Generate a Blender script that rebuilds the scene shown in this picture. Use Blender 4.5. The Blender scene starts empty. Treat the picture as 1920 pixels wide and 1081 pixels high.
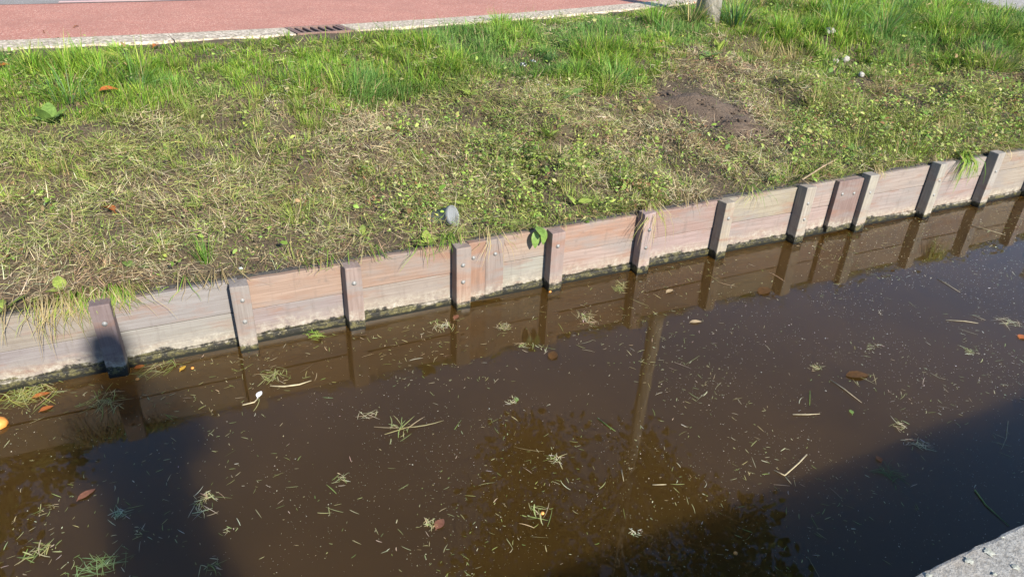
import bpy, bmesh, math, random
import numpy as np
from mathutils import Vector, Matrix
random.seed(7)
rng = np.random.default_rng(11)
R = math.radians
scene = bpy.context.scene
col = scene.collection

# ------------------------------------------------------------------ camera
# world: X runs along the timber wall, Y points across the canal to the bank, Z up, water at z = 0 (metres)
H = 1.95
FPX, PITCH, ROLL, YAW = 1300.0, 0.506533, 0.045096, 0.454604
def _w(a, b, c):
    return Vector((a*math.cos(YAW)+b*math.sin(YAW), -a*math.sin(YAW)+b*math.cos(YAW), c))
_F = Vector((0, math.cos(PITCH), -math.sin(PITCH))); _R = Vector((1, 0, 0)); _U = _R.cross(_F)
_R2 = math.cos(ROLL)*_R+math.sin(ROLL)*_U; _U2 = -math.sin(ROLL)*_R+math.cos(ROLL)*_U
FW, RT, UP = _w(*_F), _w(*_R2), _w(*_U2)
cam = bpy.data.cameras.new('camera'); cam.sensor_width = 36; cam.lens = FPX/1920*36
cam.clip_start = 0.03; cam.clip_end = 500
camo = bpy.data.objects.new('camera', cam); col.objects.link(camo)
camo.matrix_world = Matrix(((RT.x, UP.x, -FW.x, 0), (RT.y, UP.y, -FW.y, 0), (RT.z, UP.z, -FW.z, H), (0, 0, 0, 1)))
scene.camera = camo

# ------------------------------------------------------------------ sky and sun
TO_SUN = Vector((0.1391, -0.8577, 0.4950)).normalized()
world = bpy.data.worlds.new('World'); scene.world = world; world.use_nodes = True
wn = world.node_tree; bg = wn.nodes['Background']
sky = wn.nodes.new('ShaderNodeTexSky'); sky.sky_type = 'NISHITA'; sky.sun_disc = False
sky.sun_elevation = math.asin(TO_SUN.z); sky.sun_rotation = math.atan2(TO_SUN.x, TO_SUN.y)
sky.air_density = 1.0; sky.dust_density = 0.05; sky.ozone_density = 4.5
wn.links.new(sky.outputs[0], bg.inputs[0]); bg.inputs[1].default_value = 0.11
sl = bpy.data.lights.new('sun', 'SUN'); sl.energy = 5.0; sl.angle = R(1.3); sl.color = (1.0, 0.94, 0.83)
so = bpy.data.objects.new('sun', sl); col.objects.link(so)
so.rotation_euler = TO_SUN.to_track_quat('Z', 'Y').to_euler()
scene.view_settings.view_transform = 'Standard'; scene.view_settings.look = 'None'
scene.view_settings.exposure = 1.08; scene.view_settings.gamma = 1.0
scene.view_settings.use_curve_mapping = False

# ------------------------------------------------------------------ helpers
def ray(px, py):
    return FW+RT*((px-960)/FPX)+UP*((540.5-py)/FPX)
def at(px, py, z=0.0):
    d = ray(px, py); k = (z-H)/d.z
    return Vector((d.x*k, d.y*k, z))
def on_wall(px, py, y):
    d = ray(px, py); k = y/d.y
    return Vector((d.x*k, y, H+d.z*k))
_FWn, _RTn, _UPn = np.array(FW), np.array(RT), np.array(UP)
def project(P):
    d = np.asarray(P, float)-np.array([0, 0, H]); z = d@_FWn
    return 960+FPX*(d@_RTn)/z, 540.5-FPX*(d@_UPn)/z, np.linalg.norm(d, axis=-1)
_lat = rng.random((256, 256))
def noise(x, y, s=1.0, seed=0):
    x = np.asarray(x, float)*s+seed*17.3+100; y = np.asarray(y, float)*s+seed*9.1+100
    xi = np.floor(x).astype(int); yi = np.floor(y).astype(int); fx = x-xi; fy = y-yi
    fx = fx*fx*(3-2*fx); fy = fy*fy*(3-2*fy)
    a = _lat[xi % 256, yi % 256]; b = _lat[(xi+1) % 256, yi % 256]; c = _lat[xi % 256, (yi+1) % 256]; d = _lat[(xi+1) % 256, (yi+1) % 256]
    return (a*(1-fx)+b*fx)*(1-fy)+(c*(1-fx)+d*fx)*fy
def sstep(a, b, x):
    t = np.clip((np.asarray(x, float)-a)/(b-a), 0, 1); return t*t*(3-2*t)
def yk(x):
    x = np.asarray(x, float); q = np.clip(x, -3, 7)
    return 6.406+.1097*q+.0224*q*q+np.where(x > 7, (x-7)*.42, np.where(x < -3, (x+3)*-.02, 0))
def ytop(x):
    x = np.asarray(x, float); w = sstep(4.5, 10, x)
    return yk(np.minimum(x, 6))*(1-w)+5.75*w
def ground(x, y, fine=True):
    x = np.asarray(x, float); y = np.asarray(y, float)
    base = .352+.045*sstep(.3, 5.2, x)
    t = np.clip((y-3.12)/(ytop(x)-3.12), 0, 1)
    z = base+(.866-base)*(0.75*t+.25*t*t*(3-2*t))
    z = z+(noise(x, y, 2.3, 1)-.5)*(.11+.09*sstep(4.5, 6.5, x))*np.clip(t*4, 0, 1)*np.clip((1-t)*5, .0, 1)
    z = z+.03*np.exp(-((x-5.75)/.55)**2-((y-6.75)/.5)**2)+.10*np.exp(-((x-6.3)/.5)**2-((y-5.9)/.4)**2)
    if fine: z = z+(noise(x, y, 6, 2)-.5)*.075*np.clip(t*8, 0, 1)*np.clip((1-t)*8, .25, 1)
    return z
def on_bank(px, py):
    z = .6
    for _ in range(30):
        p = at(px, py, z); z = .5*z+.5*float(ground(p.x, p.y))
    return Vector((p.x, p.y, float(ground(p.x, p.y))))

def tag(o, label=None, cat=None, group=None, kind=None):
    if label: o['label'] = label
    if cat: o['category'] = cat
    if group: o['group'] = group
    if kind: o['kind'] = kind
    return o
def empty(name, loc=(0, 0, 0), rz=0.0):
    o = bpy.data.objects.new(name, None); o.location = loc; o.rotation_euler = (0, 0, rz); o.empty_display_size = .1
    col.objects.link(o); return o
def link(name, me, mat=None, parent=None):
    o = bpy.data.objects.new(name, me); col.objects.link(o)
    if mat and not me.materials: me.materials.append(mat)
    if parent: o.parent = parent
    return o
def mesh_np(name, V, F, cols=None, smooth=True):
    """V (n,3), F (m,3 or 4) arrays"""
    V = np.ascontiguousarray(V, np.float32); F = np.ascontiguousarray(F, np.int32); k = F.shape[1]
    me = bpy.data.meshes.new(name); me.vertices.add(len(V)); me.vertices.foreach_set('co', V.ravel())
    me.loops.add(F.size); me.loops.foreach_set('vertex_index', F.ravel())
    me.polygons.add(len(F)); me.polygons.foreach_set('loop_start', np.arange(0, F.size, k, dtype=np.int32))
    me.polygons.foreach_set('use_smooth', np.full(len(F), smooth, dtype=bool))
    if cols is not None:
        a = me.color_attributes.new('tint', 'FLOAT_COLOR', 'POINT')
        c = np.ones((len(V), 4), np.float32); c[:, :3] = cols; a.data.foreach_set('color', c.ravel())
    me.update(calc_edges=True); me.validate(); return me
class MB:
    """collects simple solids into one mesh"""
    def __init__(s): s.bm = bmesh.new()
    def box(s, lo, hi, bevel=0.0, jitter=0.0):
        r = bmesh.ops.create_cube(s.bm, size=1.0)['verts']
        lo = Vector(lo); hi = Vector(hi)
        for v in r:
            v.co = Vector([(lo[i]+hi[i])/2+v.co[i]*(hi[i]-lo[i]) for i in range(3)])+Vector([random.uniform(-jitter, jitter) for _ in range(3)])
        if bevel:
            es = list({e for v in r for e in v.link_edges})
            bmesh.ops.bevel(s.bm, geom=es, offset=bevel, segments=2, affect='EDGES', profile=.6)
        return s
    def tube(s, pts, radii, n=8, cap=True):
        pts = [Vector(p) for p in pts]; rings = []
        ref = Vector((.31, .17, .93))
        for i, p in enumerate(pts):
            d = (pts[min(i+1, len(pts)-1)]-pts[max(i-1, 0)]).normalized()
            a = d.cross(ref).normalized() if abs(d.dot(ref)) < .97 else d.cross(Vector((1, 0, 0))).normalized()
            b = d.cross(a)
            r = radii[i] if hasattr(radii, '__len__') else radii
            rings.append([s.bm.verts.new(p+a*(r*math.cos(2*math.pi*k/n))+b*(r*math.sin(2*math.pi*k/n))) for k in range(n)])
        for i in range(len(rings)-1):
            for k in range(n):
                s.bm.faces.new((rings[i][k], rings[i][(k+1) % n], rings[i+1][(k+1) % n], rings[i+1][k]))
        if cap: s.bm.faces.new(rings[0][::-1]); s.bm.faces.new(rings[-1])
        return s
    def lathe(s, prof, center=(0, 0, 0), n=14, axis='Z'):
        c = Vector(center); rings = []
        for (r, h) in prof:
            ring = []
            for k in range(n):
                a = 2*math.pi*k/n
                v = Vector((r*math.cos(a), r*math.sin(a), h)) if axis == 'Z' else Vector((r*math.cos(a), -h, r*math.sin(a)))
                ring.append(s.bm.verts.new(c+v))
            rings.append(ring)
        for i in range(len(rings)-1):
            for k in range(n):
                s.bm.faces.new((rings[i][k], rings[i][(k+1) % n], rings[i+1][(k+1) % n], rings[i+1][k]))
        s.bm.faces.new(rings[0][::-1]); s.bm.faces.new(rings[-1]); return s
    def poly(s, pts):
        s.bm.faces.new([s.bm.verts.new(p) for p in pts]); return s
    def mesh(s, name, smooth=False):
        bmesh.ops.recalc_face_normals(s.bm, faces=s.bm.faces)
        me = bpy.data.meshes.new(name); s.bm.to_mesh(me); s.bm.free()
        for p in me.polygons: p.use_smooth = smooth
        return me
    def build(s, name, mat, parent=None, smooth=False):
        return link(name, s.mesh(name, smooth), mat, parent)

# ------------------------------------------------------------------ materials
def new_mat(name):
    m = bpy.data.materials.new(name); m.use_nodes = True
    nt = m.node_tree; return m, nt, nt.nodes['Principled BSDF']
def N(nt, t, **kw):
    n = nt.nodes.new(t)
    for k, v in kw.items(): setattr(n, k, v)
    return n
def texco(nt, kind='Position', scale=(1, 1, 1)):
    if kind == 'Position': src = N(nt, 'ShaderNodeNewGeometry').outputs['Position']
    else: src = N(nt, 'ShaderNodeTexCoord').outputs[kind]
    m = N(nt, 'ShaderNodeMapping'); m.inputs['Scale'].default_value = scale
    nt.links.new(src, m.inputs['Vector']); return m.outputs[0]
def tex(nt, vec, scale, detail=4, rough=.6, typ='NOISE', dist=0.0):
    if typ == 'NOISE':
        n = N(nt, 'ShaderNodeTexNoise'); n.inputs['Scale'].default_value = scale; n.inputs['Detail'].default_value = detail
        n.inputs['Roughness'].default_value = rough; n.inputs['Distortion'].default_value = dist
        nt.links.new(vec, n.inputs['Vector']); return n.outputs['Fac']
    n = N(nt, 'ShaderNodeTexVoronoi'); n.inputs['Scale'].default_value = scale; nt.links.new(vec, n.inputs['Vector'])
    return n
def ramp(nt, fac, stops):
    r = N(nt, 'ShaderNodeValToRGB'); e = r.color_ramp.elements
    while len(e) < len(stops): e.new(.5)
    for i, (p, c) in enumerate(stops):
        e[i].position = p; e[i].color = (*c, 1) if len(c) == 3 else c
    nt.links.new(fac, r.inputs[0]); return r.outputs[0]
def mix(nt, fac, a, b, mode='MIX'):
    m = N(nt, 'ShaderNodeMix', data_type='RGBA', blend_type=mode)
    for s, v in ((m.inputs[0], fac), (m.inputs[6], a), (m.inputs[7], b)):
        if hasattr(v, 'default_value') or hasattr(v, 'is_linked'): nt.links.new(v, s)
        elif isinstance(v, (int, float)): s.default_value = v
        else: s.default_value = (*v, 1)
    return m.outputs[2]
def math_n(nt, op, a, b=None, clamp=False):
    m = N(nt, 'ShaderNodeMath', operation=op); m.use_clamp = clamp
    for s, v in ((m.inputs[0], a), (m.inputs[1], b)):
        if v is None: continue
        if isinstance(v, (int, float)): s.default_value = v
        else: nt.links.new(v, s)
    return m.outputs[0]
def bump(nt, p, h, strength=.4, dist=.01):
    b = N(nt, 'ShaderNodeBump'); b.inputs['Strength'].default_value = strength; b.inputs['Distance'].default_value = dist
    nt.links.new(h, b.inputs['Height']); nt.links.new(b.outputs[0], p.inputs['Normal'])
def map_range(nt, v, a, b, c=0.0, d=1.0):
    m = N(nt, 'ShaderNodeMapRange'); nt.links.new(v, m.inputs[0])
    for i, q in enumerate((a, b, c, d)): m.inputs[i+1].default_value = q
    return m.outputs[0]
def simple(name, c1, c2, scale=30, rough=.8, bstr=.3, bdist=.004, detail=5, metallic=0.0):
    m, nt, p = new_mat(name); v = texco(nt); f = tex(nt, v, scale, detail)
    nt.links.new(ramp(nt, f, [(.3, c1), (.7, c2)]), p.inputs['Base Color']); p.inputs['Roughness'].default_value = rough
    p.inputs['Metallic'].default_value = metallic
    bump(nt, p, f, bstr, bdist); return m

def wood(name, scale):
    m, nt, p = new_mat(name)
    v = texco(nt, 'Position', scale); g = tex(nt, v, 1.0, 8, .65, dist=.3)
    v2 = texco(nt); blot = tex(nt, v2, 5.5, 5, .6); fine = tex(nt, v2, 140, 3)
    vb = texco(nt, 'Position', (2.2, 2.2, 9)); blot2 = tex(nt, vb, 1.0, 4, .55)
    oi = N(nt, 'ShaderNodeObjectInfo')
    rnd = N(nt, 'ShaderNodeCombineXYZ'); rv = math_n(nt, 'MULTIPLY', oi.outputs['Random'], 37.0)
    for q in range(3): nt.links.new(rv, rnd.inputs[q])
    def shifted(sc):
        a = N(nt, 'ShaderNodeVectorMath', operation='ADD'); nt.links.new(texco(nt, 'Position', sc), a.inputs[0]); nt.links.new(rnd.outputs[0], a.inputs[1]); return a.outputs[0]
    basec = mix(nt, map_range(nt, g, .36, .68), (.40, .37, .35), (.57, .56, .55))
    c = mix(nt, 1.0, oi.outputs['Color'], basec, 'MULTIPLY')
    b1 = tex(nt, shifted((1.6, 3, 5)), 1.9, 6, .62); b2 = tex(nt, shifted((2.4, 3, 11)), 1.3, 6, .6); b3 = tex(nt, shifted((7, 3, 5)), 3.0, 6, .7); b4 = tex(nt, shifted((26, 20, 2.5)), 1.2, 5, .6)
    c = mix(nt, map_range(nt, b1, .47, .66, 0, .75), c, (.18, .16, .148))          # silvered weathering
    c = mix(nt, map_range(nt, b2, .53, .68, 0, .60), c, (.19, .098, .062))         # fresh red hardwood stain
    c = mix(nt, map_range(nt, b3, .58, .72, 0, .55), c, (.115, .092, .078))         # dark blotches
    c = mix(nt, map_range(nt, b4, .58, .70, 0, .30), c, (.10, .08, .068))           # runs
    sep = N(nt, 'ShaderNodeSeparateXYZ'); nt.links.new(N(nt, 'ShaderNodeNewGeometry').outputs['Position'], sep.inputs[0])
    edge = tex(nt, texco(nt, 'Position', (3, 3, 14)), 2.2, 8, .7); alongx = tex(nt, texco(nt, 'Position', (1.1, .3, .3)), 1.6, 3, .6); ed2 = tex(nt, v2, 26, 6, .75)
    zz = math_n(nt, 'ADD', sep.outputs[2], math_n(nt, 'MULTIPLY', math_n(nt, 'SUBTRACT', edge, .5), .10))
    zz = math_n(nt, 'ADD', zz, math_n(nt, 'MULTIPLY', math_n(nt, 'SUBTRACT', alongx, .5), .09))
    pale = mix(nt, map_range(nt, ed2, .35, .65), (.24, .18, .10), (.35, .325, .275))
    c = mix(nt, math_n(nt, 'MULTIPLY', map_range(nt, zz, .125, .065), map_range(nt, ed2, .38, .62, .05, .85)), c, pale)  # lime tide band
    alg = mix(nt, map_range(nt, ed2, .46, .60), (.014, .013, .010), (.095, .084, .032)); alg = mix(nt, map_range(nt, fine, .62, .70), alg, (.30, .27, .18))
    zt = math_n(nt, 'ADD', zz, math_n(nt, 'MULTIPLY', math_n(nt, 'SUBTRACT', ed2, .5), .05))
    c = mix(nt, map_range(nt, zt, .053, .045), c, alg)
    c = mix(nt, map_range(nt, math_n(nt, 'ADD', sep.outputs[2], math_n(nt, 'MULTIPLY', math_n(nt, 'SUBTRACT', ed2, .5), .03)), .020, .012), c, (.012, .012, .009))
    nt.links.new(c, p.inputs['Base Color'])
    nt.links.new(map_range(nt, sep.outputs[2], .05, .015, .82, .35), p.inputs['Roughness'])
    hgt = math_n(nt, 'ADD', g, math_n(nt, 'MULTIPLY', fine, .25)); bump(nt, p, hgt, .4, .003); return m
M = {}
M['plank'] = wood('weathered_plank', (3.2, 80, 95))
M['post'] = wood('weathered_post', (95, 95, 3.6))
M['steel'] = simple('galvanised_steel', (.15, .145, .135), (.33, .325, .31), 220, .6, .2, .001, metallic=.3)
M['iron'] = simple('rusty_iron', (.10, .058, .045), (.21, .125, .10), 60, .8, .5, .003)
M['geotextile'] = simple('black_geotextile', (.014, .013, .013), (.05, .046, .043), 120, .95, .6, .004)
M['pvc'] = simple('grey_pvc', (.15, .156, .158), (.20, .207, .21), 14, .7, .1, .001)
M['stone'] = simple('pale_stone', (.22, .205, .18), (.42, .40, .365), 30, .85, .6, .006)
M['paper'] = simple('white_paper', (.42, .43, .44), (.62, .63, .64), 40, .7, .3, .003)
M['dark'] = simple('drain_shade', (.01, .009, .008), (.02, .018, .016), 20, .9)  # near-black colour standing in for shade inside the gully and pipe
M['whitepaint'] = simple('white_paint', (.66, .66, .64), (.80, .80, .78), 25, .5, .1, .001)
M['skin'] = simple('skin', (.42, .25, .18), (.50, .31, .23), 8, .55, .05, .001)
M['coat'] = simple('dark_coat', (.02, .022, .03), (.035, .038, .048), 60, .85)
M['hair'] = simple('brown_hair', (.03, .02, .012), (.07, .045, .025), 120, .6)
M['phone'] = simple('phone_black', (.012, .012, .014), (.02, .02, .022), 9, .25)

def soil_mat(name, a, b, c):
    m, nt, p = new_mat(name); v = texco(nt)
    f1 = tex(nt, v, 3.2, 6, .6); f2 = tex(nt, v, 55, 6, .7); f3 = tex(nt, v, 14, 5, .65)
    cc = mix(nt, map_range(nt, f2, .35, .68), a, b); cc = mix(nt, map_range(nt, f1, .5, .68, 0, .7), cc, c)
    nt.links.new(cc, p.inputs['Base Color']); p.inputs['Roughness'].default_value = .95
    bump(nt, p, math_n(nt, 'ADD', math_n(nt, 'MULTIPLY', f3, 1.0), math_n(nt, 'MULTIPLY', f2, .6)), .9, .02); return m
M['bank'] = soil_mat('bank_soil', (.035, .025, .015), (.13, .092, .055), (.085, .075, .035))
M['soil'] = soil_mat('bare_soil', (.058, .039, .026), (.145, .101, .069), (.10, .07, .047))

def asphalt(name, dark, light, chip, scale=160):
    m, nt, p = new_mat(name); v = texco(nt); w = tex(nt, v, scale, typ='V'); f = tex(nt, v, 2.2, 5, .6); g = tex(nt, v, 70, 4, .7)
    hs = N(nt, 'ShaderNodeSeparateColor'); nt.links.new(w.outputs['Color'], hs.inputs[0])
    c = mix(nt, hs.outputs[0], dark, light); c = mix(nt, map_range(nt, hs.outputs[1], .86, .9), c, chip)
    c = mix(nt, map_range(nt, f, .42, .68, 0, .5), c, tuple(x*.62 for x in light))
    c = mix(nt, map_range(nt, g, .6, .75, 0, .5), c, dark)
    nt.links.new(c, p.inputs['Base Color']); p.inputs['Roughness'].default_value = .9
    bump(nt, p, w.outputs['Distance'], .6, .003); return m
M['red_asphalt'] = asphalt('red_asphalt', (.27, .105, .072), (.47, .20, .145), (.58, .36, .28), 130)
M['grey_asphalt'] = asphalt('grey_asphalt', (.15, .135, .125), (.27, .245, .23), (.36, .33, .3))
M['kerb'] = asphalt('exposed_aggregate', (.17, .135, .10), (.56, .47, .36), (.66, .58, .47), 55)
M['paving'] = asphalt('grey_paving', (.20, .18, .16), (.36, .33, .295), (.45, .42, .38), 40)
def concrete():
    m, nt, p = new_mat('rough_concrete'); v = texco(nt); w = tex(nt, v, 95, typ='V')
    f = tex(nt, v, 5, 6, .65); g = tex(nt, v, 60, 5, .75); k = tex(nt, v, 210, 3, .7)
    c = mix(nt, map_range(nt, g, .36, .64), (.16, .148, .13), (.38, .365, .335))
    c = mix(nt, map_range(nt, f, .45, .65, 0, .55), c, (.30, .255, .205))
    c = mix(nt, map_range(nt, k, .58, .70, 0, .8), c, (.08, .074, .064))
    nt.links.new(c, p.inputs['Base Color']); p.inputs['Roughness'].default_value = .92
    bump(nt, p, math_n(nt, 'ADD', g, math_n(nt, 'MULTIPLY', k, .6)), .8, .005); return m
M['concrete'] = concrete()
M['lichen'] = simple('lichen', (.22, .22, .17), (.46, .46, .40), 160, .95, .6, .002)

def bark():
    m, nt, p = new_mat('grey_bark'); v = texco(nt, 'Position', (14, 14, 4)); f = tex(nt, v, 1.6, 8, .7, dist=.6); g = tex(nt, texco(nt), 40, 5, .7)
    c = mix(nt, map_range(nt, f, .38, .62), (.17, .15, .12), (.46, .42, .36)); c = mix(nt, map_range(nt, g, .5, .7, 0, .5), c, (.16, .15, .09))
    nt.links.new(c, p.inputs['Base Color']); p.inputs['Roughness'].default_value = .95; bump(nt, p, f, 1.0, .02); return m
M['bark'] = bark()
def leafy(name, transl=.42, gloss=.12, rough=.5, tint=None):
    m, nt, p = new_mat(name)
    if tint is None:
        a = N(nt, 'ShaderNodeAttribute', attribute_name='tint'); c = a.outputs['Color']
    else:
        f = tex(nt, texco(nt), 60, 4, .6); c = mix(nt, map_range(nt, f, .35, .65), tuple(x*.7 for x in tint), tuple(min(1, x*1.15) for x in tint))
    nt.links.new(c, p.inputs['Base Color']); p.inputs['Roughness'].default_value = rough; p.inputs['Specular IOR Level'].default_value = gloss
    t = N(nt, 'ShaderNodeBsdfTranslucent'); nt.links.new(c, t.inputs[0])
    ms = N(nt, 'ShaderNodeMixShader'); ms.inputs[0].default_value = transl
    out = nt.nodes['Material Output']
    nt.links.new(p.outputs[0], ms.inputs[1]); nt.links.new(t.outputs[0], ms.inputs[2]); nt.links.new(ms.outputs[0], out.inputs[0]); return m
M['blade'] = leafy('grass_blade'); M['straw'] = leafy('cut_grass', .25, .08, .6)
M['leafvc'] = leafy('small_leaf', .35, .2, .45)
M['dock'] = leafy('broad_leaf', .3, .4, .4, (.17, .27, .06))
M['docky'] = leafy('broad_leaf_yellow', .3, .4, .4, (.30, .38, .075))
M['orange_leaf'] = leafy('orange_leaf', .25, .3, .5, (.42, .13, .035))
M['yellow_leaf'] = leafy('yellow_leaf', .25, .3, .5, (.62, .36, .05))
M['brown_leaf'] = leafy('brown_leaf', .15, .3, .5, (.20, .085, .05))
M['tan_leaf'] = leafy('tan_leaf', .15, .3, .5, (.42, .31, .18))
M['sunk_leaf'] = leafy('sunken_leaf', .05, .2, .6, (.082, .040, .012))
M['stem'] = leafy('dry_stem', .05, .3, .6, (.40, .34, .21))
M['fruit'] = simple('orange_skin', (.55, .20, .035), (.75, .33, .08), 40, .45, .2, .002)
def water_mat():
    m, nt, p = new_mat('murky_water')
    f = tex(nt, texco(nt), 1.1, 4, .55)
    c = mix(nt, map_range(nt, f, .35, .65), (.043, .0225, .0058), (.054, .0285, .0080))
    nt.links.new(c, p.inputs['Base Color']); p.inputs['Roughness'].default_value = .0; p.inputs['IOR'].default_value = 1.40
    p.inputs['Subsurface Weight'].default_value = 1.0; p.inputs['Subsurface Radius'].default_value = (1.0, .88, .65); p.inputs['Subsurface Scale'].default_value = 2.4
    b = tex(nt, texco(nt, 'Position', (2.2, 4.5, 1)), 1.6, 3, .5); bump(nt, p, b, .011, .02); return m
M['water'] = water_mat()

# ------------------------------------------------------------------ the setting
def sheet(name, mat, rows, kind='structure'):
    """rows: list of lists of points, joined as a grid"""
    V = np.array([p for r in rows for p in r], float); n = len(rows[0]); m = len(rows)
    F = [(i*n+j, i*n+j+1, (i+1)*n+j+1, (i+1)*n+j) for i in range(m-1) for j in range(n-1)]
    o = link(name, mesh_np(name, V, np.array(F)), mat); tag(o, kind=kind); return o
MB().box((-14, .45, -.9), (26, 3.19, 0)).build('canal_water', M['water'])
o = bpy.data.objects['canal_water']; o['kind'] = 'structure'
xs = np.arange(-4, 16.01, .06); ys = np.concatenate([np.arange(3.158, 7.0, .05), np.arange(7.0, 13.0, .12)])
X, Y = np.meshgrid(xs, ys); Z = ground(X, Y); Z = np.where(Y > yk(X)+.05, .80, Z)
V = np.stack([X, Y, Z], -1).reshape(-1, 3); nx, ny = len(xs), len(ys)
ii, jj = np.meshgrid(np.arange(ny-1), np.arange(nx-1), indexing='ij'); a = (ii*nx+jj).ravel()
o = link('bank', mesh_np('bank', V, np.stack([a, a+1, a+nx+1, a+nx], 1)), M['bank']); o['kind'] = 'structure'
st = np.arange(-8, 18.01, .25)
sheet('cycle_path', M['red_asphalt'], [[(x, float(yk(x))+.37+q, .876) for x in st] for q in (0, .7, 1.4, 2.08)])
sheet('road', M['grey_asphalt'], [[(x, float(yk(x))+.37+2.08+q, .878) for x in st] for q in (0, 4, 12)])
M['pinkpaint'] = simple('faded_pink_paint', (.50, .31, .28), (.60, .40, .36), 40, .8)
sheet('road_marking', M['pinkpaint'], [[(x, float(yk(x))+.37+2.10+q, .883) for x in np.arange(-.98, 2.3, .2)] for q in (0, .12)])
sheet('pavement', M['paving'], [[(10.05, 5.5, .885), (10.4, 6.2, .885), (11.45, 7.32, .885), (11.05, 7.68, .885), (11.0, 8.6, .885)],
      [(18, 5.5, .885), (18, 6.2, .885), (18, 7.32, .885), (18, 7.68, .885), (18, 8.6, .885)]])
sheet('far_ground', M['bank'], [[(-150, 11.5, .79), (150, 11.5, .79)], [(-150, 250, .79), (150, 250, .79)]])
sheet('near_ground', M['paving'], [[(-150, -3.0, .39), (150, -3.0, .39)], [(-150, -250, .39), (150, -250, .39)]])

# kerb strip of slabs along the cycle path, with the gully set into it
def yaw_at(x): return math.atan2(float(yk(x+.2)-yk(x-.2)), .4)
kerb = empty('kerb_strip', (0, 0, 0)); tag(kerb, 'pale exposed aggregate kerb strip between grass and red cycle path', 'kerb')
GX0, GX1 = 1.00, 1.53
edges = [GX1]
while edges[-1] < 13: edges.append(edges[-1]+.98)
left = [GX0]
while left[-1] > -6: left.append(left[-1]-.98)
for xa, xb in list(zip(edges[:-1], edges[1:]))+list(zip(left[1:], left[:-1])):
    xm = (xa+xb)/2; w = (xb-xa)/math.cos(yaw_at(xm))
    s = MB().box((-w/2+.005, 0, -.12), (w/2-.005, .355, 0), .008).build('slab', M['kerb'], kerb)
    s.location = (xm, float(yk(xm)), .884+random.uniform(-.002, .002)); s.rotation_euler = (0, 0, yaw_at(xm))
g = empty('gully_grate', ((GX0+GX1)/2, float(yk((GX0+GX1)/2))+.0, .886), yaw_at(1.26))
tag(g, 'rusty cast iron drain grate with slanted bars set in the kerb strip', 'drain grate')
L = .262
f = MB()
f.box((-L, .0, -.10), (L, .025, 0), .004); f.box((-L, .325, -.10), (L, .352, 0), .004)
f.box((-L, .0255, -.10), (-L+.05, .3245, -.001), .003); f.box((L-.05, .0255, -.10), (L, .3245, -.001), .003)
f.build('frame', M['iron'], g)
for k in range(6):
    xk = -L+.095+k*.0725
    MB().box((xk-.0125, .026, -.05), (xk+.0125, .324, -.004), .004).build('bar', M['iron'], g)
MB().box((-L+.005, .02, -.3), (L-.005, .33, -.12)).build('sump', M['dark'], g)  # solid block, its colour painting the shade seen between the bars

# the timber revetment
PF, PD = 3.038, .072           # front of the posts, post depth
PY = PF+PD                     # front of the planks
wall = empty('timber_revetment', (2.5, PY, 0)); tag(wall, 'low retaining wall of weathered planks and posts along the canal', 'retaining wall')
def wpart(mb, name, mat, color, parent=wall, smooth=False):
    o = mb.build(name, mat, parent, smooth); o.matrix_parent_inverse = Matrix.Translation((-2.5, -PY, 0)); mu = (.42, .345, .30); o.color = (*[max(.05, m_+(c_-m_)*1.3)*random.uniform(.93, 1.07) for c_, m_ in zip(color, mu)], 1); return o
def bolt(x, z, y, parent):
    o = MB().lathe([(.0115, 0), (.0115, .0022), (.0075, .0028), (.0068, .0055), (.004, .007)], (x, y, z), 12, 'Y').build('bolt', M['steel'], parent, True)
    o.matrix_parent_inverse = Matrix.Identity(4) if parent is not wall else Matrix.Translation((-2.5, -PY, 0)); return o
PX = [-1.66, -1.07, -.476, .088, .614, 1.195, 1.761, 2.368, 2.967, 3.634, 4.211, 4.924, 5.572, 6.20, 6.83, 7.45, 8.1, 8.72, 9.35, 9.98, 10.6, 11.2]
PT = [.36, .36, .375, .362, .362, .372, .372, .40, .385, .405, .425, .425, .44]+[.44]*9
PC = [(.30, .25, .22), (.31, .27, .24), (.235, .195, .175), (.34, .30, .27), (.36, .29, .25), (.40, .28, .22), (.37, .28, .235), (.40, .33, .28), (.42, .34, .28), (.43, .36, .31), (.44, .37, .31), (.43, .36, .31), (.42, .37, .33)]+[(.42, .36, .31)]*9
for i, (x, zt, c) in enumerate(zip(PX, PT, PC)):
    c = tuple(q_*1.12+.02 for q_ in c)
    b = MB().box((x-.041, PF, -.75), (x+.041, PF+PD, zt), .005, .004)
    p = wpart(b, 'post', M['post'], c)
    zs = {2: (.285,), 3: (.285, .17), 4: (.275,), 5: (.272, .171), 6: (.29,), 7: (.295, .18), 8: (.283,), 9: (.293, .179), 10: (.297,), 11: (.3, .189), 12: (.297,)}.get(i, (.29,))
    for z in zs: bolt(x+random.uniform(-.004, .004), z, PF-.0005, p)
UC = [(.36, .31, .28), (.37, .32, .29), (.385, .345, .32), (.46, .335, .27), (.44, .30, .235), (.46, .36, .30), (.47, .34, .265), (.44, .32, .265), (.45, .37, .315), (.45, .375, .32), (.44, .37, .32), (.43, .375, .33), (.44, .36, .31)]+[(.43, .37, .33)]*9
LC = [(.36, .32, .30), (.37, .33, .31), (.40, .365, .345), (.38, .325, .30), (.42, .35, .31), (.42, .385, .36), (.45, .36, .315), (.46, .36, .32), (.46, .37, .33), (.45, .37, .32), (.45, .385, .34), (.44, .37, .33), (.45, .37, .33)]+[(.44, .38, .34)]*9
def zt_at(x): return .352+.045*float(sstep(.3, 5.2, x))
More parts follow.
